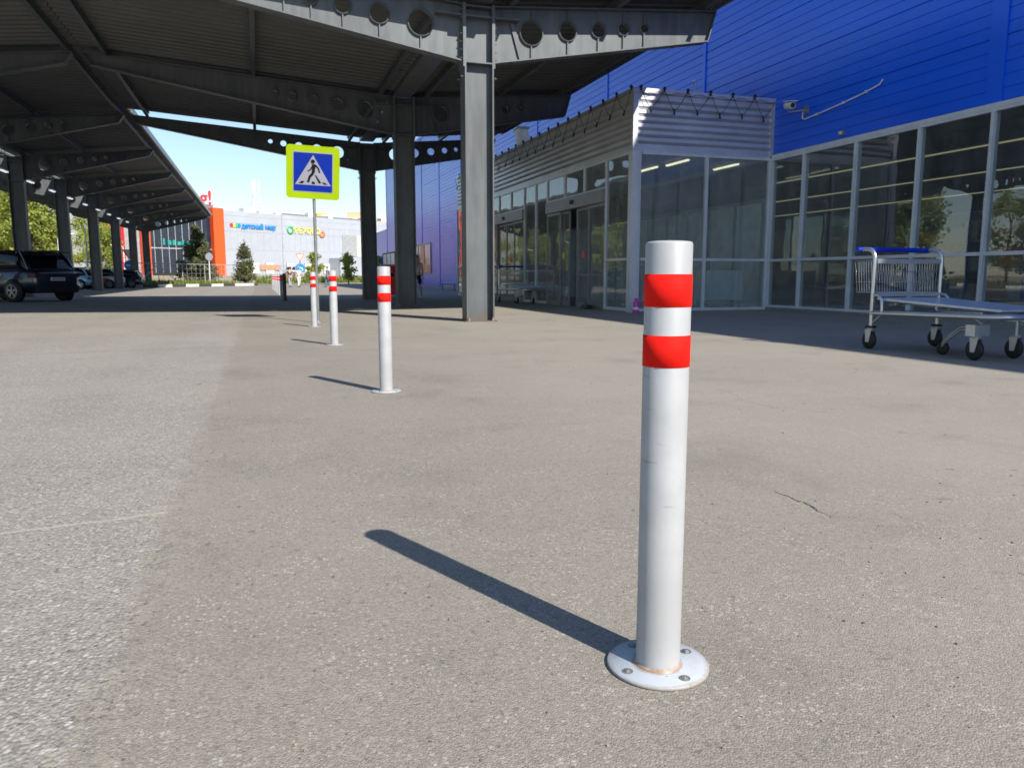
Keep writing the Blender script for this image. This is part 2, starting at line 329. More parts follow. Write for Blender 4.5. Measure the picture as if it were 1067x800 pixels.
# ------------------------------------------------------------------ mesh helpers
class MB:
    def __init__(s, o=(0, 0, 0)):
        s.v = []; s.f = []; s.mi = []; s.sm = []; s.o = Vector(o)
    def add(s, vs, fs, mi=0, sm=False):
        b = len(s.v)
        s.v += [tuple(Vector(v) - s.o) for v in vs]
        for f in fs: s.f.append([i + b for i in f]); s.mi.append(mi); s.sm.append(sm)
        return s
    def box(s, x0, x1, y0, y1, z0, z1, mi=0):
        vs = [(x, y, z) for z in (z0, z1) for y in (y0, y1) for x in (x0, x1)]
        return s.add(vs, [(0, 2, 3, 1), (4, 5, 7, 6), (0, 1, 5, 4), (2, 6, 7, 3), (0, 4, 6, 2), (1, 3, 7, 5)], mi)
    def obox(s, c, ax, ay, az, mi=0):
        """oriented box: centre, half-axis vectors"""
        c, ax, ay, az = map(Vector, (c, ax, ay, az))
        vs = [c + i * ax + j * ay + k * az for k in (-1, 1) for j in (-1, 1) for i in (-1, 1)]
        return s.add(vs, [(0, 2, 3, 1), (4, 5, 7, 6), (0, 1, 5, 4), (2, 6, 7, 3), (0, 4, 6, 2), (1, 3, 7, 5)], mi)
    def bar(s, a, b, w, h, up=(0, 0, 1), mi=0):
        a, b = Vector(a), Vector(b); d = (b - a); L = d.length / 2; d.normalize()
        u = Vector(up); x = d.cross(u)
        if x.length < 1e-4: x = d.cross(Vector((1, 0, 0)))
        x.normalize(); u = x.cross(d)
        return s.obox((a + b) / 2, d * L, x * w / 2, u * h / 2, mi)
    def tube(s, pts, r, n=8, mi=0, caps=True):
        pts = [Vector(p) for p in pts]; rings = []
        prev = None
        rr = r if isinstance(r, (list, tuple)) else [r] * len(pts)
        vs = []; fs = []
        for i, p in enumerate(pts):
            d = (pts[min(i + 1, len(pts) - 1)] - pts[max(i - 1, 0)]).normalized()
            if prev is None:
                x = d.orthogonal().normalized()
            else:
                x = (prev - d * prev.dot(d))
                x = x.normalized() if x.length > 1e-5 else d.orthogonal().normalized()
            prev = x; y = d.cross(x)
            for k in range(n):
                a = 2 * PI * k / n
                vs.append(p + (x * math.cos(a) + y * math.sin(a)) * rr[i])
        for i in range(len(pts) - 1):
            for k in range(n):
                fs.append((i * n + k, i * n + (k + 1) % n, (i + 1) * n + (k + 1) % n, (i + 1) * n + k))
        s.add(vs, fs, mi, True)
        if caps:
            b = len(vs); s.add(vs[:n], [tuple(range(n - 1, -1, -1))], mi); s.add(vs[-n:], [tuple(range(n))], mi)
        return s
    def lathe(s, prof, c=(0, 0, 0), n=32, axis='z', mi=0, sm=True, cap=True):
        """prof: list of (r, h)"""
        vs = []; fs = []
        c = Vector(c)
        for r, h in prof:
            for k in range(n):
                a = 2 * PI * k / n; x, y = r * math.cos(a), r * math.sin(a)
                vs.append(c + (Vector((x, y, h)) if axis == 'z' else Vector((x, h, y)) if axis == 'y' else Vector((h, x, y))))
        for i in range(len(prof) - 1):
            for k in range(n):
                fs.append((i * n + k, i * n + (k + 1) % n, (i + 1) * n + (k + 1) % n, (i + 1) * n + k))
        s.add(vs, fs, mi, sm)
        if cap:
            if prof[0][0] > 1e-4: s.add(vs[:n], [tuple(range(n - 1, -1, -1))], mi)
            if prof[-1][0] > 1e-4: s.add(vs[-n:], [tuple(range(n))], mi)
        return s
    def prism(s, poly, d, mi=0):
        """extrude a 3D polygon along vector d"""
        d = Vector(d); n = len(poly); a = [Vector(p) for p in poly]; b = [p + d for p in a]
        fs = [tuple(range(n - 1, -1, -1)), tuple(range(n, 2 * n))] + [(i, (i + 1) % n, n + (i + 1) % n, n + i) for i in range(n)]
        return s.add(a + b, fs, mi)
    def sheet(s, prof, d, mi=0):
        """open strip: polyline extruded along d"""
        d = Vector(d); a = [Vector(p) for p in prof]; n = len(a)
        return s.add(a + [p + d for p in a], [(i, i + 1, n + i + 1, n + i) for i in range(n - 1)], mi)
    def mesh(s, name, mats, bevel=0):
        me = bpy.data.meshes.new(name); me.from_pydata(s.v, [], s.f)
        for m in (mats if isinstance(mats, (list, tuple)) else [mats]): me.materials.append(m)
        me.polygons.foreach_set('material_index', s.mi); me.polygons.foreach_set('use_smooth', s.sm)
        me.update()
        bm = bmesh.new(); bm.from_mesh(me)
        bmesh.ops.recalc_face_normals(bm, faces=bm.faces)
        if bevel:
            bmesh.ops.bevel(bm, geom=[e for e in bm.edges if len(e.link_faces) == 2 and e.calc_face_angle() > 0.7], offset=bevel, segments=2, affect='EDGES', clamp_overlap=True)
        bm.to_mesh(me); bm.free()
        return me
    def build(s, name, mats, parent=None, bevel=0):
        o = bpy.data.objects.new(name, s.mesh(name, mats, bevel)); COL.objects.link(o)
        if parent is not None: o.parent = parent
        return o

def tag(o, label=None, cat=None, group=None, kind=None):
    if label: o['label'] = label
    if cat: o['category'] = cat
    if group: o['group'] = group
    if kind: o['kind'] = kind
    return o

def thing(name, label, cat, loc=(0, 0, 0), rotz=0, group=None):
    o = bpy.data.objects.new(name, None); COL.objects.link(o); o.empty_display_size = 0.2
    o.location = loc; o.rotation_euler = (0, 0, rotz)
    return tag(o, label, cat, group)

def copy_tree(o, parent=None):
    c = o.copy(); COL.objects.link(c); c.parent = parent
    for ch in list(o.children): copy_tree(ch, c)
    return c

def text_mesh(txt, size, depth, align='LEFT', bold=0.0):
    cu = bpy.data.curves.new('lettering', 'FONT'); cu.body = txt; cu.size = size; cu.extrude = depth; cu.align_x = align
    cu.offset = bold
    o = bpy.data.objects.new('lettering_tmp', cu); COL.objects.link(o)
    bpy.context.view_layer.update()
    me = bpy.data.meshes.new_from_object(o.evaluated_get(bpy.context.evaluated_depsgraph_get()))
    bpy.data.objects.remove(o); bpy.data.curves.remove(cu)
    return me

def holed_plate(loops, thick):
    """flat plate in local xy with holes, as mesh (loops[0] outer)"""
    cu = bpy.data.curves.new('plate_tmp', 'CURVE'); cu.dimensions = '2D'; cu.fill_mode = 'BOTH'; cu.extrude = thick / 2
    for lp in loops:
        sp = cu.splines.new('POLY'); sp.points.add(len(lp) - 1); sp.use_cyclic_u = True
        for p, q in zip(sp.points, lp): p.co = (q[0], q[1], 0, 1)
    o = bpy.data.objects.new('plate_tmp', cu); COL.objects.link(o)
    bpy.context.view_layer.update()
    me = bpy.data.meshes.new_from_object(o.evaluated_get(bpy.context.evaluated_depsgraph_get()))
    vs = [tuple(v.co) for v in me.vertices]; fs = [tuple(p.vertices) for p in me.polygons]
    bpy.data.objects.remove(o); bpy.data.curves.remove(cu); bpy.data.meshes.remove(me)
    return vs, fs

# ------------------------------------------------------------------ camera, light
H = 0.92
cam = bpy.data.cameras.new('camera'); co = bpy.data.objects.new('camera', cam); COL.objects.link(co)
cam.sensor_width = 36; cam.lens = 800 / 1067 * 36; cam.clip_end = 3000; cam.clip_start = 0.05
co.location = (0, 0, H)
co.rotation_euler = (PI / 2 - math.atan2(112, 800), 0, -R(18.1))
cam.dof.use_dof = True; cam.dof.focus_distance = 2.3; cam.dof.aperture_fstop = 9.5
S.camera = co

to_sun = Vector((0.50, -1.165, 1.0)).normalized()
sun = bpy.data.lights.new('sun', 'SUN'); so = bpy.data.objects.new('sun', sun); COL.objects.link(so)
sun.energy = 4.2; sun.angle = R(0.53); sun.color = (1.0, 0.935, 0.84)
so.rotation_euler = to_sun.to_track_quat('Z', 'Y').to_euler(); so.location = (20, -30, 40)
w = bpy.data.worlds.new('World'); S.world = w; w.use_nodes = True
sky = w.node_tree.nodes.new('ShaderNodeTexSky'); sky.sky_type = 'NISHITA'; sky.sun_disc = False
sky.sun_elevation = math.asin(to_sun.z); sky.sun_rotation = math.atan2(to_sun.x, to_sun.y)
sky.air_density = 1.0; sky.dust_density = 0.35; sky.ozone_density = 1.8
bg = w.node_tree.nodes['Background']; bg.inputs[1].default_value = 0.096
w.node_tree.links.new(sky.outputs[0], bg.inputs[0])
S.view_settings.view_transform = 'Standard'; S.view_settings.look = 'None'
S.view_settings.exposure = 0.77; S.view_settings.gamma = 1.0
S.cycles.max_bounces = 8; S.cycles.transparent_max_bounces = 16
S.cycles.use_denoising = True
S.cycles.sample_clamp_indirect = 4

# ------------------------------------------------------------------ setting
g = MB().add([(-700, -300, 0), (700, -300, 0), (700, 900, 0), (-700, 900, 0)], [(0, 1, 2, 3)]).build('ground', M['asphalt']); tag(g, kind='structure')

# mall axes
MU = Vector((0.81, 0.587, 0)).normalized(); MN = Vector((MU.y, -MU.x, 0))          # along facade, outward
P0 = Vector((-5.5, 141.0, 0.0))
def mp(t, n, z): return P0 + MU * t + MN * n + Vector((0, 0, z))

# verge: kerb line parallel to the mall
K0 = Vector((-1.2, 80.5, 0)); KU = Vector((0.60, 0.80, 0)).normalized(); KU = Vector((0.62, 0.785, 0)).normalized(); KN = Vector((-KU.y, KU.x, 0))
def kp(t, n, z): return K0 + KU * t + KN * n + Vector((0, 0, z))
kb = MB(); 
for i in range(60):
    t0 = -i * 1.6
    kb.prism([kp(t0, 0, 0.0), kp(t0 - 1.57, 0, 0.0), kp(t0 - 1.57, 0.22, 0.0), kp(t0, 0.22, 0.0)], (0, 0, 0.24), i % 2)
for i in range(10):
    a0 = PI / 2 * i / 10; a1 = PI / 2 * (i + 0.95) / 10
    c = kp(0, 5, 0)
    def q(a, r): return c + KU * math.sin(a) * r - KN * math.cos(a) * r
    kb.prism([q(a0, 5), q(a1, 5), q(a1, 4.78), q(a0, 4.78)], (0, 0, 0.24), (i // 2) % 2)
k = kb.build('kerb', [M['kerb_w'], M['kerb_b']]); tag(k, kind='structure')
vb = MB()
poly = [kp(0, 0.2, 0)] + [kp(0, 5, 0) + KU * math.sin(PI / 2 * i / 8) * 4.8 - KN * math.cos(PI / 2 * i / 8) * 4.8 for i in range(1, 9)] + [kp(4.8, 14, 0), kp(-150, 14, 0), kp(-150, 0.2, 0)]
vb.prism(poly, (0, 0, 0.2))
o = vb.build('verge', M['soil']); tag(o, kind='structure')
# sandy bank and the terrace the mall stands on
bk = MB()
prof = [(34, 0.0), (29, 0.15), (22, 0.75), (16, 1.02), (0, 1.05), (-260, 1.05)]
bk.sheet([mp(-220, n, z) for n, z in prof], MU * 420)
o = bk.build('terrain', M['bank']); tag(o, kind='structure')
bpy.context.view_layer.update()

def tufts(name, n, fn, h, mat):
    b = MB()
    for _ in range(n):
        p = Vector(fn()); a = random.uniform(0, 2 * PI); hh = h * random.uniform(0.5, 1.4)
        d = Vector((math.cos(a), math.sin(a), 0)); l = Vector((random.uniform(-.4, .4), random.uniform(-.4, .4), 1)) * hh
        b.add([p - d * 0.06, p + d * 0.06, p + l], [(0, 1, 2)])
    o = b.build(name, mat); tag(o, kind='stuff'); return o
def vpt():
    t = random.uniform(-60, 3.5); n = 0.35 + 12 * random.random() ** 1.5
    if t > 0 and n < 5: n = 5 + random.random() * 7
    return kp(t, n, 0.2)
tufts('grass', 9000, vpt, 0.34, M['grass'])

# loose grit lying on the pavement
gb = MB()
for _ in range(520):
    d_ = 1.1 + 7.5 * random.random() ** 2; a_ = R(18.1) + R(random.uniform(-36, 36)); r_ = random.uniform(0.0010, 0.0026) * (1 + d_ * .06)
    x_, y_ = d_ * math.sin(a_), d_ * math.cos(a_)
    if (x_ - .875) ** 2 + (y_ - 1.53) ** 2 < 0.0256: continue
    vs = [(x_ + r_ * random.uniform(.7, 1.5) * sx, y_ + r_ * random.uniform(.7, 1.5) * sy, r_ * (.55 + sz * random.uniform(.4, .8))) for sz in (-.55, 1) for sx, sy in ((-1, -1), (1, -1), (1, 1), (-1, 1))]
    gb.add(vs, [(3, 2, 1, 0), (4, 5, 6, 7), (0, 1, 5, 4), (1, 2, 6, 5), (2, 3, 7, 6), (3, 0, 4, 7)], random.choice((0, 1)))
o = gb.build('gravel', [simple('grit', (0.30, 0.27, 0.22), 0.9, scale=20), simple('dark_grit', (0.12, 0.105, 0.085), 0.9, scale=20)]); tag(o, kind='stuff')

# ------------------------------------------------------------------ bollards
def make_bollard(label):
    t = thing('bollard', label, 'bollard', (0, 0, 0), 0, 'red banded grey bollards along the pavement')
    r = 0.0518
    MB().lathe([(r, 0.008), (r, 0.990), (r - 0.002, 0.9945), (r - 0.006, 0.996), (r - 0.02, 0.9975), (0.0005, 0.999)], n=64).build('post', M['post'], t)
    for z0, z1 in ((0.853, 0.925), (0.720, 0.791)):
        MB().lathe([(r - 0.001, z0), (r + 0.0012, z0 + 0.0006), (r + 0.0012, z1 - 0.0006), (r - 0.001, z1)], n=64, cap=False).build('reflective_band', M['red_tape'], t)
    bp = MB().lathe([(0.0005, 0.001), (0.118, 0.001), (0.120, 0.003), (0.120, 0.0075), (0.1185, 0.0095), (0.0005, 0.0095)], n=72).build('base_plate', M['plate'], t)
    # weld bead round the post
    MB().lathe([(r - 0.002, 0.016), (r + 0.003, 0.0135), (r + 0.006, 0.0092)], n=64, cap=False).build('weld', M['post'], bp)
    for k in range(4):
        a = R(25 + 90 * k); x, y = 0.092 * math.cos(a), 0.092 * math.sin(a)
        b = MB().lathe([(0.0125, 0.0095), (0.0125, 0.0115)], (x, y, 0), 20, sm=False)
        b.lathe([(0.0085, 0.0115), (0.0085, 0.0136), (0.007, 0.0144)], (x, y, 0), 6, sm=False)
        b.lathe([(0.0042, 0.0143), (0.0036, 0.0156)], (x, y, 0), 10)
        b.build('bolt', M['bolt'], bp)
    return t
bl = make_bollard('large foreground grey bollard with two red bands and a bolted round base plate')
bl.location = (0.867, 1.532, 0); bl.rotation_euler[2] = R(-12)
for (y, lab, rz) in ((6.14, 'grey bollard with two red bands, second in the row, before the red bin', 0.4),
                 (10.6, 'grey bollard with two red bands just right of the crossing sign pole', 1.1),
                 (14.6, 'grey bollard with two red bands touching the crossing sign pole from the left', 2.2)):
    c = copy_tree(bl); c.location = (0.94, y, 0); c.rotation_euler[2] = rz; c['label'] = lab
for i in range(6):
    c = copy_tree(bl); c.location = (0.93, 35.6 + 4.5 * i, 0); c.rotation_euler[2] = i
    c['label'] = 'small far bollard with red bands, one of the tight row beyond the shade-dark post'
    c['group'] = 'far bollards beyond the roofed crossing'
t = thing('shaded_bollard', 'bollard coloured dark for shade, with a red band standing before the row of far bollards', 'bollard', (0.93, 31.1, 0))
MB().lathe([(0.07, 0.0), (0.07, 1.0), (0.05, 1.03), (0.001, 1.035)], n=24).build('post', M['dark_post'], t)  # near-black colour stands in for the canopy shade on this bollard
MB().lathe([(0.071, 0.88), (0.073, 0.885), (0.073, 0.94), (0.071, 0.945)], n=24, cap=False).build('band', M['red_tape'], t)
MB().lathe([(0.12, 0.0), (0.12, 0.012), (0.001, 0.0125)], n=24).build('base_plate', M['dark_post'], t)

# ------------------------------------------------------------------ crossing sign
def rrect(w, h, r, n=6):
    pts = []
    for cx, cy, a0 in ((w / 2 - r, h / 2 - r, 0), (-w / 2 + r, h / 2 - r, PI / 2), (-w / 2 + r, -h / 2 + r, PI), (w / 2 - r, -h / 2 + r, 3 * PI / 2)):
        for i in range(n + 1):
            a = a0 + PI / 2 * i / n; pts.append((cx + r * math.cos(a), cy + r * math.sin(a)))
    return pts
SG = (1.10, 15.9, 0)
t = thing('crossing_sign', 'square pedestrian crossing sign with yellow green border on a thin grey pole', 'road sign', SG, R(-4))
MB().tube([(0, 0.035, 0), (0, 0.035, 3.35)], 0.03, 14).build('pole', M['pole'], t)
MB().lathe([(0.09, 0), (0.09, 0.012), (0.035, 0.014), (0.035, 0.05)], (0, 0.035, 0), 20).build('foot', M['pole'], t)
tilt = R(2.2); SC = 2.93
def sp(x, z, y=0.0):
    x *= 0.955; z *= 0.955
    return (x * math.cos(tilt) + z * math.sin(tilt), y, SC - x * math.sin(tilt) + z * math.cos(tilt))
def sign_plate(name, pts, y0, y1, mat, par):
    return MB().prism([sp(x, z, y0) for x, z in pts], (0, y1 - y0, 0)).build(name, mat, par)
bd = sign_plate('panel', rrect(1.06, 1.06, 0.07), -0.012, 0.0, M['sign_yellow'], t)
sign_plate('white_edge', rrect(0.80, 0.80, 0.02), -0.015, -0.012, M['sign_white'], bd)
sign_plate('blue_field', rrect(0.765, 0.765, 0.015), -0.018, -0.015, M['sign_blue'], bd)
sign_plate('triangle', [(0, 0.345), (-0.355, -0.255), (0.355, -0.255)], -0.021, -0.018, M['sign_white'], bd)
pic = MB()
def pp(pts): pic.prism([sp(x, z, -0.024) for x, z in pts], (0, 0.003, 0))
pp([(-0.005 + 0.042 * math.cos(2 * PI * i / 16), 0.215 + 0.042 * math.sin(2 * PI * i / 16)) for i in range(16)])
pp([(-0.03, 0.165), (0.035, 0.165), (0.075, 0.145), (0.045, 0.10), (0.035, 0.0), (-0.03, -0.01), (-0.015, 0.11)])       # torso
pp([(0.06, 0.155), (0.12, 0.085), (0.145, 0.0), (0.115, -0.005), (0.09, 0.075), (0.05, 0.11)])                        # arm
pp([(-0.02, 0.14), (-0.045, 0.09), (-0.05, 0.07), (-0.11, 0.025), (-0.10, 0.005), (-0.04, 0.045), (-0.01, 0.09)])
pp([(-0.03, -0.01), (0.035, 0.0), (-0.005, -0.065), (-0.045, -0.105), (-0.075, -0.205), (-0.125, -0.205), (-0.085, -0.075)])   # legs
pp([(0.03, -0.045), (0.065, -0.06), (0.165, -0.205), (0.115, -0.215)])
pp([(-0.235, -0.185), (-0.165, -0.185), (-0.205, -0.232), (-0.285, -0.232)])
pp([(-0.02, -0.185), (0.03, -0.185), (0.04, -0.235), (-0.03, -0.235)])
pp([(0.18, -0.19), (0.23, -0.19), (0.295, -0.232), (0.225, -0.232)])
pic.build('pedestrian_symbol', M['sign_black'], bd)
br = MB()
for z in (2.65, 3.2): br.box(-0.06, 0.06, 0.0, 0.07, z, z + 0.03)
br.build('bracket', M['pole'], t)

# ------------------------------------------------------------------ canopies
HOLES = [(1.13, 5.70, 0.24), (1.92, 5.81, 0.185), (2.60, 5.92, 0.15), (3.17, 6.0, 0.12), (3.65, 6.06, 0.09)]
def lerp(a, b, f): return a + (b - a) * f
class Arm:
    def __init__(s, X0, tip, zb0, zb1, zt0, zt1):
        s.X0, s.tip, s.zb0, s.zb1, s.zt0, s.zt1 = X0, tip, zb0, zb1, zt0, zt1
        s.sg = 1 if tip > X0 else -1
    def f(s, X): return (X - s.X0) / (s.tip - s.X0)
    def top(s, X): return lerp(s.zt0, s.zt1, s.f(X))
    def bot(s, X): return lerp(s.zb0, s.zb1, s.f(X))
CW = 0.295                                                    # half column depth

def frame(root, o, Xc, Y, armL, armR, detail=True):
    # column: I section
    c = MB(o)
    c.box(Xc - CW, Xc - CW + 0.03, Y - 0.19, Y + 0.19, 0.02, 6.16)
    c.box(Xc + CW - 0.03, Xc + CW, Y - 0.19, Y + 0.19, 0.02, 6.16)
    c.box(Xc - CW + 0.03, Xc + CW - 0.03, Y - 0.012, Y + 0.012, 0.02, 6.10)
    for z in (5.06, 5.92):
        for sgn in (-1, 1):
            y0, y1 = (Y - 0.185, Y - 0.014) if sgn < 0 else (Y + 0.014, Y + 0.185)
            c.box(Xc - CW + 0.03, Xc + CW - 0.03, y0, y1, z, z + 0.025)
    cap = c.box(Xc - CW + 0.03, Xc + CW - 0.03, Y - 0.18, Y + 0.18, 6.105, 6.13).build('column', M['steel'], root)
    b = MB(o).box(Xc - CW - 0.05, Xc + CW + 0.05, Y - 0.24, Y + 0.24, 0.0, 0.02)
    bp_ = b.build('base_plate', M['steel'], cap)
    if detail:
        for sx in (-1, 1):
            for sy in (-1, 1):
                MB(o).lathe([(0.03, 0.019), (0.03, 0.045), (0.016, 0.047), (0.016, 0.085)], (Xc + sx * (CW + 0.015) * 0.82, Y + sy * 0.212, 0), 6, sm=False).build('anchor_bolt', M['bolt'], bp_)
    w = MB(o); subs = []
    for arm in (armL, armR):
        sg = arm.sg; xs = Xc + sg * CW; xt = arm.tip
        outer = [(xs, arm.bot(xs)), (xt - sg * 0.0, arm.bot(xt)), (xt + sg * 0.18, arm.top(xt)), (xs, arm.top(xs))]
        loops = [outer]; hs = []
        for dx, hz, r in HOLES:
            X = Xc + sg * dx; z = lerp(arm.bot(X), arm.top(X), 0.50 + 0.03)
            rr = min(r, (arm.top(X) - arm.bot(X)) * 0.28)
            loops.append([(X + rr * math.cos(2 * PI * i / 28), z + rr * math.sin(2 * PI * i / 28)) for i in range(28)]); hs.append((X, z, rr))
        vs, fs = holed_plate(loops, 0.02)
        w.add([(x, Y - z, y) for x, y, z in vs], fs)
        # flanges
        w.bar((xs, Y, arm.bot(xs)), (xt, Y, arm.bot(xt)), 0.26, 0.024)
        w.bar((xs, Y, arm.top(xs)), (xt + sg * 0.18, Y, arm.top(xt)), 0.26, 0.024)
        w.bar((xt, Y, arm.bot(xt) + 0.012), (xt + sg * 0.18, Y, arm.top(xt) - 0.012), 0.26, 0.02, up=(1, 0, 0))
        # bolted end plate beside the column, haunch stiffener, rings and ribs round the holes
        e = MB(o); e.box(min(xs, xs + sg * 0.03), max(xs, xs + sg * 0.03), Y - 0.19, Y + 0.19, 4.98, 6.17)
        if detail:
            for zz in [4.8 + 0.0] + [5.15 + 0.15 * i for i in range(7)]:
                for yy in (Y - 0.13, Y + 0.13):
                    e.lathe([(0.022, -0.001 * sg), (0.022, 0.02 * sg), (0.012, 0.022 * sg), (0.012, 0.045 * sg)], (xs + sg * 0.03, yy, zz), 6, 'x')
            w.bar((xs + sg * 0.04, Y - 0.1, 5.93), (xs + sg * 0.55, Y - 0.1, 5.945), 0.18, 0.022)
            if sg > 0: w.bar((xs + 0.42, Y - 0.05, 5.91), (xs + 0.62, Y - 0.05, arm.bot(xs + 0.62) + 0.02), 0.012, 0.08, up=(1, 0, 0.4))
        subs.append(('end_plate', e))
        for X, z, rr in hs:
            e = MB(o)
            ring = [(rr - 0.005, -0.055), (rr + 0.016, -0.055), (rr + 0.016, 0.055), (rr - 0.005, 0.055), (rr - 0.005, -0.055)]
            e.lathe(ring, (X, Y, z), 28, 'y', cap=False)
            for sy in (-1, 1):
                y0, y1 = sorted((Y + sy * 0.011, Y + sy * 0.05))
                e.box(X - 0.012, X + 0.012, y0, y1, z + rr + 0.012, arm.top(X) - 0.013)
                e.box(X - 0.012, X + 0.012, y0, y1, arm.bot(X) + 0.013, z - rr - 0.012)
            subs.append(('hole_ring', e))
    bm_ = w.build('beam', M['steel'], root)
    for nm, e in subs: e.build(nm, M['steel'], bm_)

PH = 0.20
def purlin(root, o, X, zt, y0, y1):
    p = MB(o)
    p.box(X - 0.055, X + 0.055, y0, y1, zt + 0.014, zt + 0.026)
    p.box(X - 0.006, X + 0.006, y0, y1, zt + 0.026, zt + PH - 0.012)
    p.box(X - 0.055, X + 0.055, y0, y1, zt + PH - 0.012, zt + PH)
    p.build('purlin', M['steel'], root)

def deck(root, o, Xa, Xb, arm, y0, y1, pitch=0.33, dep=0.13):
    n = int((y1 - y0) / pitch); prof = []
    za = arm.top(Xa) + PH + 0.005; zb = arm.top(Xb) + PH + 0.005
    for i in range(n):
        y = y0 + i * pitch
        prof += [(Xa, y, za), (Xa, y + pitch * 0.34, za), (Xa, y + pitch * 0.44, za + dep), (Xa, y + pitch * 0.66, za + dep)]
    prof.append((Xa, y0 + n * pitch, za))
    d = MB(o).sheet(prof, (Xb - Xa, 0, zb - za))
    d.sheet([(x, y, z + 0.012) for x, y, z in prof], (Xb - Xa, 0, zb - za))
    return d.build('roof_deck', M['deck'], root)

def eave(root, o, X, z, y0, y1, w=0.06, h=0.24):
    MB(o).box(X - w / 2, X + w / 2, y0, y1, z - 0.03, z + h - 0.03).build('eave_trim', M['trim'], root)

# A: roof over the driveway, columns along the bollards
AX = 4.30; AY = (15.4, 23.6, 31.8); Aend = 32.1; Abeg = 14.62
aL = Arm(AX, -3.95, 5.05, 6.42, 6.13, 6.70); aR = Arm(AX, 9.45, 5.05, 5.95, 6.13, 6.58)
org = (AX, 23.6, 0)
t = thing('steel_canopy', 'wide dark corrugated roof on tall grey steel columns beside the store entrance', 'canopy', org)
for Y in AY: frame(t, org, AX, Y, aL, aR)
for X in (-3.6, 0.1, 3.62): purlin(t, org, X, aL.top(X), Abeg, Aend)
for X in (4.98, 7.3, 9.35): purlin(t, org, X, aR.top(X), Abeg, Aend)
deck(t, org, 4.05, -4.22, aL, Abeg, Aend - 0.3); deck(t, org, 4.55, 9.9, aR, Abeg, Aend - 0.3)
MB(org).prism([(-4.62, Abeg, 7.11), (-4.235, Abeg, 7.15), (-3.85, Abeg, 7.11)], (0, Aend - 0.3 - Abeg, 0)).build('ridge_cap', M['deck'], t)
gt = MB(org)
gt.prism([(4.03, Abeg, 6.42), (4.03, Abeg, 6.22), (4.57, Abeg, 6.22), (4.57, Abeg, 6.42), (4.55, Abeg, 6.42), (4.55, Abeg, 6.24), (4.05, Abeg, 6.24), (4.05, Abeg, 6.42)], (0, Aend - 0.3 - Abeg, 0))
gt.build('gutter', M['trim'], t)
eave(t, org, 9.94, aR.top(9.9) + PH, Abeg, Aend - 0.3)
fr = MB(org)
for arm, xa, xb in ((aL, 4.05, -4.22), (aR, 4.55, 9.9)):
    fr.bar((xa, Abeg - 0.02, arm.top(xa) + PH + 0.085), (xb, Abeg - 0.02, arm.top(xb) + PH + 0.085), 0.03, 0.22)
fr.build('front_trim', M['trim'], t)

# B: long roof over the parking rows
BX = -10.0; Bbeg = 14.62; Bend = 84.5
BY = [15.4 + 8.2 * i for i in range(9)]
bR = Arm(BX, -4.55, 5.05, 6.42, 6.13, 6.70); bL = Arm(BX, -15.95, 5.05, 6.42, 6.13, 6.70)
org = (BX, 48.2, 0)
t = thing('parking_canopy', 'long dark butterfly shaped parking roof with a row of steel columns and parked cars beneath', 'canopy', org)
for Y in BY: frame(t, org, BX, Y, bL, bR, detail=False)
for X in (-4.5, -7.2, -9.6): purlin(t, org, X, bR.top(X), Bbeg, Bend)
for X in (-10.85, -13.3, -16.0): purlin(t, org, X, bL.top(X), Bbeg, Bend)
deck(t, org, -9.95, -4.25, bR, Bbeg, Bend); deck(t, org, -10.72, -16.25, bL, Bbeg, Bend)
MB(org).box(-10.25, -9.93, Bbeg, Bend, 6.30, 6.40).build('gutter', M['trim'], t)
eave(t, org, -4.21, bR.top(-4.25) + PH, 32.4, Bend); eave(t, org, -16.29, bL.top(-16.25) + PH, Bbeg, Bend)

# lamps under the parking roof
lam = None
for i in range(9):
    Y = 36.3 + 3.83 * i
    if lam is None:
        lam = thing('tube_light', 'white tube light hanging under the long parking roof', 'ceiling light', (-9.5, Y, 5.1), 0, 'tube lights along the parking roof')
        MB().box(-0.07, 0.07, -0.44, 0.44, 0.0, 0.06).build('housing', M['white'], lam)
        MB().box(-0.06, 0.06, -0.42, 0.42, -0.035, -0.002).build('diffuser', M['fixture'], lam)
        MB().tube([(0, -0.35, 0.06), (0, -0.35, 1.15)], 0.008, 6).tube([(0, 0.35, 0.06), (0, 0.35, 1.15)], 0.008, 6).build('hanger', M['steel'], lam)
    else:
        c = copy_tree(lam); c.location = (-9.5, Y, 5.1)

# ------------------------------------------------------------------ store
WX = 13.15; WH = 12.3
org = (WX, 20, 0)
st = thing('store_building', 'huge store with glossy blue plank cladding and a strip of tall windows', 'building', org)
def planks(y0, y1, z0, z1, parent, name='blue_wall', x=WX, step=0.232):
    """horizontal plank cladding facing -X"""
    prof = []; z = z0; i = 0
    while z < z1 - 0.02:
        zt = min(z + step, z1); gd = 0.028 if i % 5 == 0 else 0.016; gw = 0.024 if i % 5 == 0 else 0.015
        prof += [(x + gd, y0, z), (x + gd, y0, z + gw), (x, y0, z + gw + 0.004), (x, y0, zt - 0.004), (x + gd, y0, zt)]
        z = zt; i += 1
    m = MB(org).sheet(prof, (0, y1 - y0, 0))
    return m.build(name, M['blue'], parent)
GT = 4.10
planks(-24, 36.0, GT, WH, st)
planks(36.0, 83.0, 0.12, WH, st)
planks(83.0, 92.0, 0.12, 5.9, st, x=WX + 0.002)
planks(-24, -4.2, 0.12, GT, st)
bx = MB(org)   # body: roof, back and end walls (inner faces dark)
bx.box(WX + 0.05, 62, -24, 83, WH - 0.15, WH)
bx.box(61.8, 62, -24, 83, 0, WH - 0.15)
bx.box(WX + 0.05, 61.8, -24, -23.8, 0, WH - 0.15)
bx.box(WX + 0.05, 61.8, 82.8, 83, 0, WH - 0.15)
bx.box(WX + 0.05, 50, 83.01, 92, 0, 5.85)
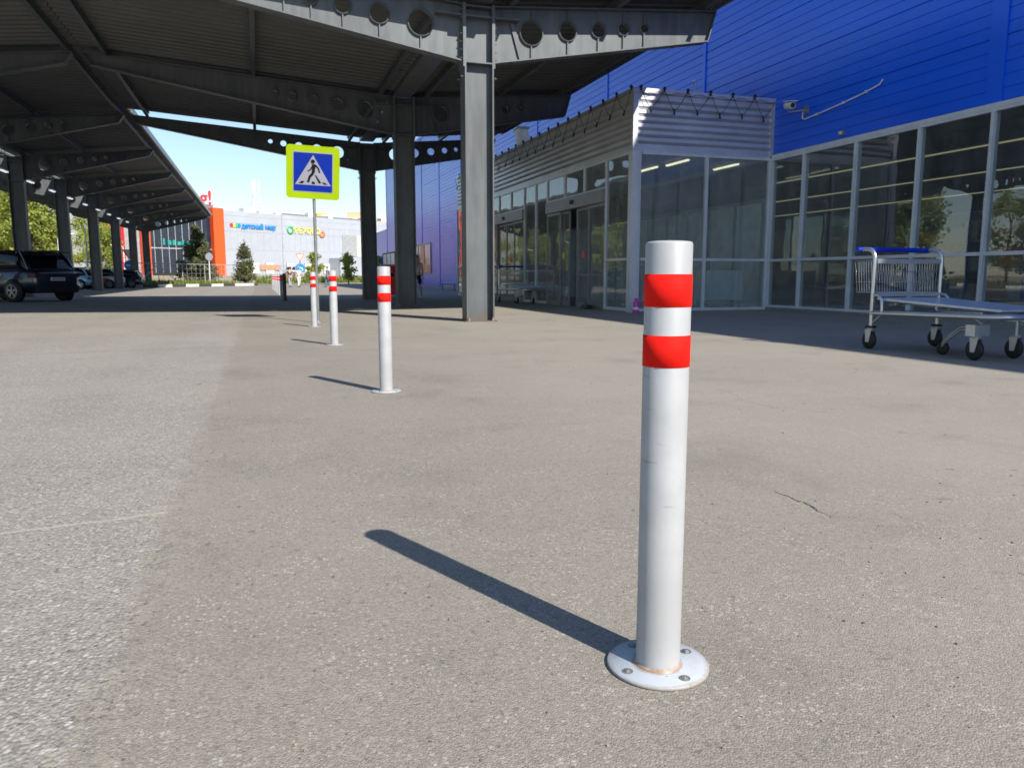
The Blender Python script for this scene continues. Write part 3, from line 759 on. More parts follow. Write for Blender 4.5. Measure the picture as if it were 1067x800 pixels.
bx.box(WX + 0.10, WX + 0.25, -23.8, 36, GT + 0.1, WH - 0.15)
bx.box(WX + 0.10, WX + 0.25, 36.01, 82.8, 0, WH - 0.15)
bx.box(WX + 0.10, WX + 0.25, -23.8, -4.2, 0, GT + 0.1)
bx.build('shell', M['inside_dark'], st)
tr = MB(org)
for y, wd in ((11.35, 0.34), (21.38, 0.14), (28.34, 0.14), (4.2, 0.14)):
    tr.box(WX - 0.035, WX - 0.001, y - wd / 2, y + wd / 2, GT if y < 17.5 else 5.5, WH)
for y in (36.3, 44.8, 51.3, 57.85, 64.4, 71, 77, 82.9):
    tr.box(WX - 0.03, WX - 0.001, y - 0.07, y + 0.07, 0.12, WH)
tr.box(WX - 0.05, WX - 0.001, -24, 83.0, WH - 0.2, WH + 0.06)
tr.build('corner_trim', M['blue'], st)
MB(org).box(WX - 0.03, WX + 0.03, 36, 92, 0, 0.12).box(WX - 0.03, WX + 0.03, -24, -4.2, 0, 0.12).build('plinth', M['alu_dark'], st)
MB(org).box(WX - 0.06, WX + 0.02, -4.2, 17.85, GT - 0.09, GT - 0.001).build('window_head', M['alu'], st)
MB(org).box(WX - 0.05, WX + 0.08, -4.2, 17.85, 0.0, 0.10).build('window_sill', M['alu_dark'], st)
bays = [17.82, 16.56, 14.79, 12.99, 11.3, 9.55, 7.8, 6.05, 4.3, 2.55, 0.8, -0.95, -2.7, -4.2]
for i in range(len(bays) - 1):
    y1, y0 = bays[i], bays[i + 1]
    wf = MB(org)
    wf.box(WX - 0.07, WX + 0.09, y0 - 0.035, y0 + 0.035, 0.10, GT - 0.09)
    if i == 0: wf.box(WX - 0.07, WX + 0.09, y1 - 0.035, y1 + 0.035, 0.10, GT - 0.09)
    wf.box(WX - 0.05, WX + 0.07, y0 + 0.035, y1 - 0.035, 1.31, 1.38)
    wf.box(WX - 0.05, WX + 0.07, y0 + 0.035, y1 - 0.035, 0.10, 0.16)
    wf.box(WX - 0.05, WX + 0.07, y0 + 0.035, y1 - 0.035, GT - 0.15, GT - 0.09)
    f = wf.build('window', M['alu'], st)
    for z0, z1 in ((0.16, 1.31), (1.38, GT - 0.15)):
        MB(org).box(WX, WX + 0.012, y0 + 0.036, y1 - 0.036, z0 + 0.001, z1 - 0.001).build('pane', M['glass'], f)
# two windows in the far wall
for y0, y1, z0, z1, mm in ((61.0, 68.6, 1.15, 3.6, 'orl'), (78.0, 86.0, 1.3, 3.4, None)):
    f = MB(org)
    f.box(WX - 0.06, WX - 0.002, y0, y1, z1 - 0.12, z1).box(WX - 0.06, WX - 0.002, y0, y1, z0, z0 + 0.12)
    for q in range(4):
        yy = lerp(y0 + 0.06, y1 - 0.06, q / 3); f.box(WX - 0.06, WX - 0.002, yy - 0.06, yy + 0.06, z0 + 0.12, z1 - 0.12)
    f = f.build('window', M['sign_black'] if not mm else M['alu_dark'], st)
    MB(org).box(WX - 0.03, WX - 0.004, y0 + 0.06, y1 - 0.06, z0 + 0.12, z1 - 0.12).build('pane', M['dark_glass'] if mm else M['white'], f)
    if mm:
        MB(org).box(WX - 0.055, WX - 0.032, y0 + 2.6, y0 + 4.1, z0 + 0.12, z1 - 0.12).box(WX - 0.055, WX - 0.032, y0 + 0.1, y0 + 2.58, z0 + 0.12, z0 + 0.75).build('poster', M['orl'], f)
# interior
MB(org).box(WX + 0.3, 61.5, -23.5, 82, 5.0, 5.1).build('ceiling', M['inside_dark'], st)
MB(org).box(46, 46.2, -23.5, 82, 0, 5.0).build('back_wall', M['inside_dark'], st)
for (X, z, lab) in ((19.9, 4.6, 'long yellowish strip light behind the store windows, the highest and nearest line'),
               (24.9, 4.6, 'long yellowish strip light behind the store windows, the middle line'),
               (30.8, 4.6, 'long yellowish strip light behind the store windows, the lowest line')):
    t = thing('strip_light', lab, 'strip light', (X, 20, z), 0, 'strip lights inside the store')
    MB().box(-0.035, 0.035, -30, 34, 0.04, 0.1).build('housing', M['alu_dark'], t)
    MB().box(-0.03, 0.03, -30, 34, 0.0, 0.038).build('lamp', M['strip_lamp'], t)
    w_ = MB()
    for q in range(-7, 9): w_.tube([(0, q * 4, 0.1), (0, q * 4, 0.4)], 0.01, 5)
    w_.build('hanger', M['steel'], t)
# shelving racks dimly visible inside the store
first = None
for i, (X, Y) in enumerate(((22, 6), (22, 17), (33, 3), (33, 15), (33, 27))):
    if first is None:
        first = thing('shelf_rack', 'tall dim goods rack standing deep inside the store behind the windows', 'rack', (X, Y, 0), 0, 'goods racks inside the store')
        b = MB()
        for yy in (-4, -2, 0, 2, 4):
            for xx in (-0.6, 0.6): b.box(xx - 0.04, xx + 0.04, yy - 0.04, yy + 0.04, 0, 3.0)
        b.build('frame', M['blue'], first)
        b = MB()
        for z in (0.2, 1.1, 2.0, 2.9): b.box(-0.55, 0.55, -4, 4, z, z + 0.05)
        b.build('shelf', M['inside_mid'], first)
        b = MB()
        for z in (0.25, 1.15, 2.05):
            y = -3.8
            while y < 3.6:
                q = random.uniform(0.3, 0.8); b.box(-0.45, 0.4, y, y + q - 0.05, z + 0.002, z + random.uniform(0.3, 0.7), random.randrange(4)); y += q
        b.build('goods', [M['inside_mid'], M['mall_beige'], M['orl'], M['cloth_blue']], first)
    else:
        c = copy_tree(first); c.location = (X, Y, 0)

# ------------------------------------------------------------------ entrance vestibule
VX, VY0, VY1, VG, VT = 9.05, 17.9, 36.0, 4.03, 5.54
org = (VX, VY0, 0)
v = thing('entrance_lobby', 'glazed entrance lobby with sliding doors under a corrugated silver fascia', 'entrance', org)
def corr(z0, z1, pitch, dep):
    prof = []; z = z0
    while z + pitch <= z1 + 1e-6:
        prof += [(0, z), (0, z + pitch * 0.50), (dep, z + pitch * 0.54), (dep, z + pitch * 0.60)]; z += pitch
    prof += [(0, z), (0, z1)]
    return prof
pf = corr(VG + 0.09, VT - 0.12, 0.166, 0.075)
m = MB(org).sheet([(VX + d, VY0 + 0.06, z) for d, z in pf], (0, VY1 - VY0 - 0.06, 0)); m.build('side_fascia', M['silver'], v)
m = MB(org).sheet([(VX + 0.09, VY0 + d, z) for d, z in pf], (WX - VX - 0.19, 0, 0)); m.build('front_fascia', M['silver'], v)
cp = MB(org)
cp.box(VX - 0.045, VX + 0.085, VY0 - 0.045, VY0 + 0.055, VG + 0.03, VT - 0.12)       # corner post of the fascia
cp.box(WX - 0.10, WX - 0.004, VY0 - 0.04, VY0 + 0.10, VG + 0.03, VT - 0.12)
cp.box(VX - 0.06, WX - 0.004, VY0 - 0.06, VY0 + 0.3, VT - 0.118, VT)
cp.box(VX - 0.06, VX + 0.25, VY0 + 0.302, VY1, VT - 0.118, VT)
cp.box(VX - 0.03, WX - 0.1, VY0 - 0.03, VY0 + 0.05, VG, VG + 0.085)
cp.box(VX - 0.03, VX + 0.05, VY0 + 0.052, VY1, VG, VG + 0.085)
cp.build('fascia_trim', M['silver'], v)
MB(org).box(VX + 0.1, WX - 0.01, VY0 + 0.1, VY1 - 0.02, VT - 0.2, VT - 0.121).build('roof', M['inside_dark'], v)
MB(org).box(VX + 0.06, WX - 0.01, VY0 + 0.06, VY1 - 0.06, 3.98, 4.02).build('ceiling', M['inside_mid'], v)
MB(org).box(VX + 0.1, WX - 0.01, VY1 - 0.06, VY1, 0, VT - 0.2).build('end_wall', M['silver'], v)
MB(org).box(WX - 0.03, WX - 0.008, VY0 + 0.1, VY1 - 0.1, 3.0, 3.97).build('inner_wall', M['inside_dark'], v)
iw = MB(org)
iw.box(WX - 0.06, WX - 0.03, VY0 + 0.1, VY1 - 0.1, 2.9, 3.0)
y = VY0 + 0.2
while y < VY1: iw.box(WX - 0.08, WX - 0.02, y, y + 0.07, 0, 2.9); y += 1.3
iw.build('inner_frame', M['alu_dark'], v)
MB(org).box(WX - 0.02, WX + 0.0, VY0 + 0.1, VY1 - 0.1, 0, 2.95).build('inner_glazing', M['inside_mid'], v)
MB(org).box(VX - 0.02, WX - 0.1, VY0 - 0.02, VY1, 0.0, 0.025).build('threshold', M['alu_dark'], v)
# corner column
MB(org).box(VX - 0.05, VX + 0.14, VY0 - 0.05, VY0 + 0.03, 0, VG).box(VX - 0.05, VX + 0.03, VY0 + 0.032, VY0 + 0.16, 0, VG).box(VX + 0.15, VX + 0.21, VY0 - 0.035, VY0 + 0.04, 0, VG).build('corner_post', M['alu'], v)
# front windows
for x0, x1 in ((VX + 0.21, 11.17), (11.17, WX - 0.06)):
    f = MB(org)
    f.box(x1 - 0.05, x1 + 0.03, VY0 - 0.04, VY0 + 0.06, 0.02, VG)
    f.box(x0 + 0.03, x1 - 0.05, VY0 - 0.03, VY0 + 0.05, 1.32, 1.39)
    f.box(x0 + 0.03, x1 - 0.05, VY0 - 0.03, VY0 + 0.05, 0.026, 0.10)
    f.box(x0 + 0.03, x1 - 0.05, VY0 - 0.03, VY0 + 0.05, VG - 0.07, VG - 0.001)
    f = f.build('window', M['alu'], v)
    for z0, z1 in ((0.10, 1.32), (1.39, VG - 0.07)):
        MB(org).box(x0 + 0.03, x1 - 0.05, VY0, VY0 + 0.012, z0 + 0.001, z1 - 0.001).build('pane', M['glass_v'], f)
# side windows
def side_win(y0, y1, z0, z1, rail=None, bot=0.08):
    f = MB(org)
    f.box(VX - 0.04, VX + 0.06, y1 - 0.03, y1 + 0.03, z0, z1)
    f.box(VX - 0.03, VX + 0.05, y0 + 0.03, y1 - 0.03, z0, z0 + bot)
    f.box(VX - 0.03, VX + 0.05, y0 + 0.03, y1 - 0.03, z1 - 0.05, z1)
    if rail: f.box(VX - 0.03, VX + 0.05, y0 + 0.03, y1 - 0.03, rail - 0.03, rail + 0.03)
    f = f.build('window', M['alu'], v)
    zs = [z0 + bot, z1 - 0.05] if not rail else [z0 + bot, rail - 0.03, None, rail + 0.03, z1 - 0.05]
    for a, b in ((zs[0], zs[1]),) if not rail else ((zs[0], zs[1]), (zs[3], zs[4])):
        MB(org).box(VX, VX + 0.012, y0 + 0.03, y1 - 0.03, a + 0.001, b - 0.001).build('pane', M['glass_v'], f)
side_win(VY0 + 0.14, 19.43, 0.026, VG, 1.36)
side_win(23.92, 25.02, 0.026, VG)
side_win(25.02, 26.21, 0.026, VG)
for y0, y1 in ((30.7, 32.4), (32.4, 34.2), (34.2, 35.95)): side_win(y0, y1, 0.026, VG, 1.36)
def door_unit(y0, y1, gap):
    hz0, hz1 = 2.92, 3.27
    h = MB(org).box(VX - 0.10, VX + 0.10, y0 + 0.032, y1 - 0.032, hz0, hz1).build('door_header', M['alu_dark'], v)
    MB(org).box(VX - 0.13, VX - 0.101, (y0 + y1) / 2 - 0.12, (y0 + y1) / 2 + 0.12, hz0 + 0.13, hz0 + 0.24).build('door_sensor', M['black'], h)
    n = 3
    for i in range(n): side_win(lerp(y0, y1, i / n), lerp(y0, y1, (i + 1) / n), hz1 + 0.002, VG, None, 0.05)
    L = y1 - y0; e = [y0, y0 + L * 0.26, y0 + L * 0.5, y0 + L * 0.74, y1]
    for i in range(4):
        off = 0.0 if i in (0, 3) else 0.06
        a, b = e[i], e[i + 1]
        if i == 2: a += gap; b += gap * 0.9
        if i == 1: b -= gap * 0.2
        f = MB(org); ww = 0.05; x0, x1 = VX - 0.03 + off, VX + 0.02 + off
        f.box(x0, x1, a + 0.005, a + ww, 0.03, hz0 - 0.01).box(x0, x1, b - ww, b - 0.005, 0.03, hz0 - 0.01)
        f.box(x0, x1, a + ww, b - ww, 0.03, 0.16).box(x0, x1, a + ww, b - ww, hz0 - 0.09, hz0 - 0.01)
        f.box(x0, x1, a + ww, b - ww, 0.94, 0.97)
        f = f.build('sliding_door' if off else 'side_light', M['alu_dark'], v)
        for z0, z1 in ((0.16, 0.94), (0.97, hz0 - 0.09)):
            MB(org).box(x0 + 0.02, x0 + 0.03, a + ww, b - ww, z0 + 0.001, z1 - 0.001).build('pane', M['glass_v'], f)
        if off:
            MB(org).prism([(x0 + 0.015, (a + b) / 2 + 0.11 * math.cos(2 * PI * q / 18), 1.55 + 0.11 * math.sin(2 * PI * q / 18)) for q in range(18)], (0.004, 0, 0)).build('sticker', M['redl'] if i == 1 else M['ywl'], f)
door_unit(19.43, 23.92, 0.45)
door_unit(26.21, 30.7, 0.0)
# lobby ceiling lamps
for (x, y0, y1, lab) in ((10.62, 19.55, 20.6, 'short lit tube lamp on the lobby ceiling, the left one behind the front glass'), (10.77, 18.15, 19.3, 'lit tube lamp on the lobby ceiling, the longer one behind the front glass'),
                    (12.45, 18.4, 19.6, 'lit tube lamp on the lobby ceiling behind the right front pane')):
    t = thing('lobby_lamp', lab, 'lamp', (x, y0, 3.9))
    MB().box(-0.05, 0.05, 0, y1 - y0, 0.04, 0.08).build('housing', M['white'], t)
    MB().box(-0.04, 0.04, 0.02, y1 - y0 - 0.02, 0.0, 0.039).build('lamp', M['tube_lamp'], t)
# white cabinet just inside
t = thing('white_cabinet', 'low white cabinet standing just inside the lobby behind the lower front pane', 'cabinet', (11.95, 18.35, 0))
MB().box(-0.62, 0.62, -0.2, 0.2, 0.28, 1.08).build('body', M['white'], t, 0.01)
b = MB()
for x in (-0.56, 0.56):
    for y in (-0.15, 0.15): b.box(x - 0.03, x + 0.03, y - 0.03, y + 0.03, 0.025, 0.28)
b.box(-0.58, 0.75, -0.18, -0.14, 0.18, 0.22).build('stand', M['alu_dark'], t)

# festoon cable on the lobby roof edge
t = thing('festoon_cable', 'black zigzag festoon cable with clamps along the top of the silver lobby fascia', 'cable', (VX, VY0, VT))
cl = MB()
def festoon(p, q, n, off):
    p, q = Vector(p), Vector(q); off = Vector(off)
    pts = []
    for i in range(n):
        a = p.lerp(q, i / n); b = p.lerp(q, (i + 0.42) / n)
        a2 = a + Vector((0, 0, random.uniform(-0.02, 0.02))); low = b + Vector((0, 0, -0.50 + random.uniform(-0.03, 0.03)))
        for f in range(5):
            pts.append(a2.lerp(low, f / 5) + Vector((0, 0, -0.05 * math.sin(PI * f / 5))))
        for f in range(5):
            pts.append(low.lerp(p.lerp(q, (i + 1) / n), f / 5) + Vector((0, 0, -0.07 * math.sin(PI * f / 5))))
        hk = MB(); hk.obox(a + Vector((0, 0, 0.015)), (0.028, 0, 0), (0, 0.028, 0), (0, 0, 0.028))
        hk.tube([a + Vector((0, 0, 0.06)), a + Vector((0, 0, -0.07))], 0.018, 6)
        hk.build('clamp', M['black'], t)
        MB().tube([low + Vector((0, 0, 0.04)), low + Vector((0, 0, -0.10)) + off * 0.3], [0.016, 0.026], 6).build('socket', M['black'], t)
    cl.tube(pts, 0.008, 5)
    cl.tube([p.lerp(q, i / 24) + Vector((0, 0, -0.10 - 0.03 * math.sin(i * 1.7))) for i in range(25)], 0.006, 5)
festoon((VX + 0.12 - VX, -0.09, 0.0), (WX - VX - 0.02, -0.09, 0.0), 6, (0, -0.1, 0))
festoon((-0.10, 0.0, 0.0), (-0.10, VY1 - VY0, 0.0), 22, (-0.1, 0, 0))
cl.build('cable', M['cable'], t)
# aerial stub standing on lobby roof
t = thing('roof_vent', 'short pale pipe with a bracket standing on the lobby roof against the blue wall', 'vent', (11.3, 18.9, VT))
MB().tube([(0, 0, -0.1), (0.02, 0, 0.34), (0.05, 0, 0.5), (0.0, 0, 0.58), (-0.05, 0, 0.5)], 0.028, 8).build('pipe', M['chrome'], t)
MB().box(-0.14, 0.02, -0.02, 0.02, 0.02, 0.10).box(-0.16, -0.13, -0.03, 0.03, -0.1, 0.34).build('bracket', M['alu_dark'], t)
t = thing('roof_duct', 'slanted brown duct rising from the lobby roof under the canopy', 'duct', (10.9, 31.5, VT))
MB().prism([(0, 0, -0.15), (0.5, 0, -0.15), (0.1, 0, 1.5), (-0.35, 0, 1.5)], (0, 0.5, 0)).build('shaft', M['mall_beige'], t)
MB().prism([(-0.40, -0.04, 1.5), (0.15, -0.04, 1.5), (0.15, -0.04, 1.58), (-0.40, -0.04, 1.58)], (0, 0.58, 0)).build('cap', M['alu_dark'], t)

# ------------------------------------------------------------------ CCTV and its conduit
t = thing('security_camera', 'white bullet security camera on a bracket high on the blue wall', 'camera', (WX, 16.6, 5.06))
d = Vector((-0.22, -0.95, -0.17)).normalized(); c0 = Vector((-0.30, 0.42, 0.12))
body = MB(); body.tube([c0, c0 + d * 0.02, c0 + d * 0.36, c0 + d * 0.38], [0.07, 0.085, 0.085, 0.08], 16).build('body', M['white'], t)
sd = d.cross(Vector((0, 0, 1))).normalized(); ud = sd.cross(d)
MB().obox(c0 + d * 0.21 + ud * 0.10, d * 0.25, sd * 0.085, ud * 0.008).build('sunshield', M['white'], t)
MB().tube([c0 + d * 0.378, c0 + d * 0.392], 0.062, 16).build('lens', M['black'], t)
MB().tube([c0 + d * 0.15 - ud * 0.07, c0 + d * 0.15 - ud * 0.16, (-0.10, 0.0, -0.06), (-0.03, 0, -0.06)], 0.025, 8).box(-0.05, -0.001, -0.07, 0.07, -0.14, 0.05).build('bracket', M['alu_dark'], t)
t = thing('white_conduit', 'thin white cable conduit sloping up across the blue wall from the security camera', 'cable conduit', (WX, 16.6, 4.8))
def wallpt(y, z): return (-0.03, y - 16.6, z - 4.8)
MB().tube([wallpt(16.72, 5.02), wallpt(16.72, 4.83), wallpt(16.62, 4.80), wallpt(16.1, 4.84), wallpt(15.4, 4.91), wallpt(14.8, 4.98), wallpt(14.4, 5.045), wallpt(14.2, 5.085), wallpt(14.12, 5.17)], 0.017, 8).build('pipe', M['white'], t)
cc = MB()
for y, z in ((16.2, 4.83), (15.3, 4.92), (14.6, 5.012)): cc.box(-0.055, 0.0, y - 16.6 - 0.015, y - 16.6 + 0.015, z - 4.8 - 0.03, z - 4.8 + 0.03)
cc.build('clip', M['alu'], t)
t = thing('wall_lamp', 'small pale fitting fixed on the blue wall just above the windows', 'fitting', (WX, 15.3, GT + 0.13))
MB().box(-0.06, -0.001, -0.09, 0.09, -0.04, 0.06).build('housing', M['alu_dark'], t); MB().lathe([(0.03, -0.10), (0.045, -0.06)], (0, 0, 0.01), 12, 'x').build('lens', M['alu'], t)

# ------------------------------------------------------------------ trolleys
def make_trolley(label):
    """flat goods trolley; x across (0..1.08), rear at y=0, front towards -y"""
    t = thing('flatbed_trolley', label, 'trolley', (0, 0, 0))
    W = 1.06
    f = MB()
    def arc(c, r, a0, a1, ax, ay, n=6):
        return [Vector(c) + Vector(ax) * r * math.cos(lerp(a0, a1, i / n)) + Vector(ay) * r * math.sin(lerp(a0, a1, i / n)) for i in range(n + 1)]
    # rear uprights, curving over backwards into the handle
    for x in (0.0, W):
        sgn = 1 if x == 0 else -1
        f.tube([(x, 0, 0.26), (x, 0, 1.08)] + arc((x, 0.12, 1.08), 0.12, PI, PI / 2, (0, 1, 0), (0, 0, 1)) + [(x, 0.23, 1.20)], 0.026, 10)
        f.tube([(x, -0.02, 0.66)] + [(x, -0.10, 0.65), (x, -0.155, 0.60), (x, -0.165, 0.52), (x, -0.165, 0.45)], 0.019, 8)
        f.tube([(x, 0, 0.30), (x + 0 * sgn, -0.17, 0.43)], 0.010, 8)
    f.tube([(0, 0.23, 1.20), (W, 0.23, 1.20)], 0.014, 8)
    # side rails tapering to the rounded nose
    fl = []
    A, B = Vector((0.0, 0, 0.44)), Vector((0.10, -1.66, 0.46))
    C, D = Vector((0.96, -1.66, 0.46)), Vector((W, 0, 0.44))
    f.tube([A, A.lerp(B, 0.95), B + Vector((0.02, -0.03, 0)), B + Vector((0.09, -0.09, 0)), C + Vector((-0.09, -0.09, 0)), C + Vector((-0.02, -0.03, 0)), D.lerp(C, 0.95), D], 0.030, 10)
    f.tube([(0, 0, 0.44), (W, 0, 0.44)], 0.018, 8); f.tube([(0, 0, 0.66), (W, 0, 0.66)], 0.018, 8)
    f.tube([(0.0, 0, 1.06), (W, 0, 1.06)], 0.016, 8)
    f.tube([(0.06, -0.7, 0.43), (W - 0.06, -0.7, 0.43)], 0.014, 8)
    fr = f.build('frame', M['chrome'], t)
    # handle sleeve
    MB().tube([(0.06, 0.23, 1.20), (W - 0.06, 0.23, 1.20)], 0.031, 12).tube([(-0.07, 0.23, 1.20), (0.05, 0.23, 1.20)], 0.031, 12).tube([(W - 0.05, 0.23, 1.20), (W + 0.02, 0.23, 1.20)], 0.031, 12).build('handle_grip', M['blue_plastic'], t)
    # wire basket hanging behind the uprights
    b = MB(); bw = 0.0032
    x0, x1, y0, y1, z0, z1 = 0.04, W - 0.04, 0.03, 0.38, 0.68, 1.07
    ny = 24
    for i in range(ny + 1):
        x = lerp(x0, x1, i / ny)
        b.tube([(x, y0, z1), (x, y0, z0), (x, y1 - 0.06, z0), (x, y1, z1 - 0.02)], bw, 5)
    for i in range(1, 7):
        y = lerp(y0, y1 - 0.06, i / 7)
        for x in (x0, x1): b.tube([(x, y, z0), (x, y + 0.03, z1 - 0.01)], bw, 5)
    for z in (z0, lerp(z0, z1, 0.33), lerp(z0, z1, 0.66), z1):
        ye = lerp(y1 - 0.06, y1, (z - z0) / (z1 - z0))
        b.tube([(x0, y0, z), (x1, y0, z), (x1, ye, z), (x0, ye, z), (x0, y0, z)], bw * (1.8 if z in (z0, z1) else 1.0), 6)
    b.build('basket', M['chrome'], t)
    MB().box(0.03, W - 0.03, -0.024, -0.012, 1.03, 1.085).box(0.03, W - 0.03, -0.03, 0.02, 0.635, 0.685).build('cross_rail', M['zinc'], t)
    # platform
    MB().prism([(0.03, -0.04, 0.60), (W - 0.03, -0.04, 0.60), (0.95, -1.70, 0.515), (0.13, -1.70, 0.515)], (0, 0, 0.02)).build('platform', M['plat'], t)
    u = MB()
    for x in (0.12, W - 0.12):
        u.tube([(x, -0.06, 0.59), (x * 0.75 + 0.135, -1.60, 0.51)], 0.012, 6)
    for y in (-0.3, -0.9, -1.5): u.tube([(0.08, y, 0.57 + y * 0.05), (W - 0.08, y, 0.57 + y * 0.05)], 0.010, 6)
    # cross wires and struts under the nose
    for xa in (0.18, 0.74):
        for s_ in (-1, 1):
            u.tube([(xa + 0.02 * s_, -1.48, 0.36), (xa + 0.12 * s_, -1.40, 0.46)], 0.007, 6)
            u.tube([(xa + 0.06 * s_, -1.48, 0.36), (xa - 0.05 * s_, -1.30, 0.45)], 0.007, 6)
    u.tube([(0.14, -1.46, 0.37), (0.50, -1.56, 0.44), (0.90, -1.56, 0.44)], 0.010, 6)
    # nesting arms running back to a small wheel
    for dz in (0, 0.03):
        u.tube([(0.13, -1.36, 0.33 + dz), (0.16, -1.18, 0.30 + dz), (0.19, -1.02, 0.20 + dz), (0.215, -0.90, 0.10 + dz)], 0.011, 7)
    u.build('undercarriage', M['chrome'], t)
    MB().lathe([(0.03, -0.02), (0.072, -0.02), (0.078, -0.008), (0.078, 0.008), (0.072, 0.02), (0.03, 0.02)], (0.25, -0.88, 0.0785), 24, 'x').build('guide_wheel', M['black'], t)
    for (x, y, fz, big) in ((0.0, 0.0, 0.20, 0), (W, 0.0, 0.20, 0), (0.09, -1.46, 0.24, 1), (0.66, -1.46, 0.24, 2)):
        c = MB()
        c.lathe([(0.045, 0.234), (0.05, 0.242), (0.05, 0.256)], (x, y, 0), 16)
        for s_ in (-1, 1):
            c.prism([(x + s_ * 0.033, y + 0.055, 0.235), (x + s_ * 0.033, y - 0.05, 0.235), (x + s_ * 0.033, y - 0.015, 0.085), (x + s_ * 0.033, y + 0.04, 0.085)], (s_ * 0.004, 0, 0))
        if big == 1: c.box(x - 0.10, x + 0.11, y - 0.06, y + 0.06, 0.257, 0.375)
        elif big == 2: c.tube([(x, y, 0.24), (x, y, 0.44)], 0.016, 8)
        c.box(x - 0.039, x + 0.039, y - 0.05, y + 0.055, 0.231, 0.24)
        c = c.build('caster', M['zinc'], t)
        MB().lathe([(0.02, -0.026), (0.085, -0.027), (0.104, -0.018), (0.110, 0), (0.104, 0.018), (0.085, 0.027), (0.02, 0.026)], (x, y + 0.014, 0.1105), 32, 'x').build('wheel', M['black'], c)
        if not big: MB().lathe([(0.05, 0.256), (0.066, 0.26), (0.066, 0.28), (0.03, 0.284)], (x, y, 0), 20).build('bumper_ring', M['black'], c)
    return t
tl = make_trolley('large flatbed trolley with blue handle and wire basket standing in front of the store windows')
tl.location = (7.40, 7.90, 0); tl.scale = (1.02, 1.0, 1.05)
c = copy_tree(tl); c.location = (8.02, 26.0, 0); c.rotation_euler[2] = R(4); c['label'] = 'flatbed trolley parked by the lobby glass, partly hidden by the nearest steel column'
tl['group'] = c['group'] = 'flatbed shopping trolleys'

# small things by the lobby
t = thing('pink_canister', 'small pink canister with a pale label standing at the corner of the lobby', 'canister', (8.98, 17.45, 0))
MB().lathe([(0.001, 0), (0.075, 0), (0.08, 0.01), (0.08, 0.26), (0.06, 0.30), (0.035, 0.32)], n=24).build('body', M['pink'], t)
MB().lathe([(0.081, 0.09), (0.082, 0.095), (0.082, 0.15), (0.081, 0.155)], n=24, cap=False).build('label_band', M['white'], t)
MB().lathe([(0.04, 0.32), (0.045, 0.33), (0.045, 0.38), (0.001, 0.385)], n=20).build('cap', M['pink'], t)
MB().tube([(0.075, 0, 0.27), (0.12, 0, 0.26), (0.13, 0, 0.2), (0.11, 0, 0.14), (0.078, 0, 0.13)], 0.012, 8).build('handle', M['pink'], t)
t = thing('door_stop', 'low black block lying on the ground at the foot of the sliding door', 'door stop', (8.82, 20.2, 0))
MB().prism([(-0.12, -0.2, 0), (0.12, -0.2, 0), (0.10, -0.2, 0.12), (-0.05, -0.2, 0.12)], (0, 0.42, 0)).build('block', M['black'], t, 0.01)
MB().tube([(0.0, -0.1, 0.12), (0.0, -0.06, 0.17), (0.0, 0.08, 0.17), (0, 0.12, 0.12)], 0.012, 6).build('grip', M['black'], t)

# red bin behind the second column
t = thing('red_bin', 'tall dark red bin with a sloping rounded lid standing behind the second steel column', 'bin', (4.60, 34.0, 0), R(-18))
prof = [(0, -0.02, 0.12), (0, 0.0, 1.1), (0, 0.03, 1.25), (0, 0.10, 1.36), (0, 0.25, 1.43), (0, 0.5, 1.45), (0, 0.8, 1.38), (0, 0.95, 1.2), (0, 0.95, 0.12)]
MB().prism([(x - 0.05, y, z) for x, y, z in prof], (1.35, 0, 0)).build('body', M['red_bin'], t, 0.03)
MB().box(0.2, 1.05, -0.035, -0.005, 0.92, 1.06).build('flap', M['black'], t)
b = MB()
for x in (0.05, 1.1):
    for y in (0.06, 0.86): b.box(x, x + 0.1, y, y + 0.1, 0, 0.121)
b.build('foot', M['black'], t)
MB().box(0.62, 0.66, -0.05, -0.022, 0.25, 0.85).box(-0.05, 1.3, -0.03, -0.021, 0.86, 0.89).build('rail', M['red_bin'], t)

# guard rail along far wall
t = thing('guard_rail', 'low grey pipe rail along the foot of the far blue wall', 'rail', (12.2, 44, 0))
MB().tube([(0, -5, 0.45), (0, 9, 0.45)], 0.05, 8).tube([(0, -5, 0.2), (0, 9, 0.2)], 0.03, 8).build('rail', M['pole'], t)
for y in (-5, -1.5, 2, 5.5, 9): MB().tube([(0, y, 0), (0, y, 0.45)], 0.045, 8).build('post', M['pole'], t)

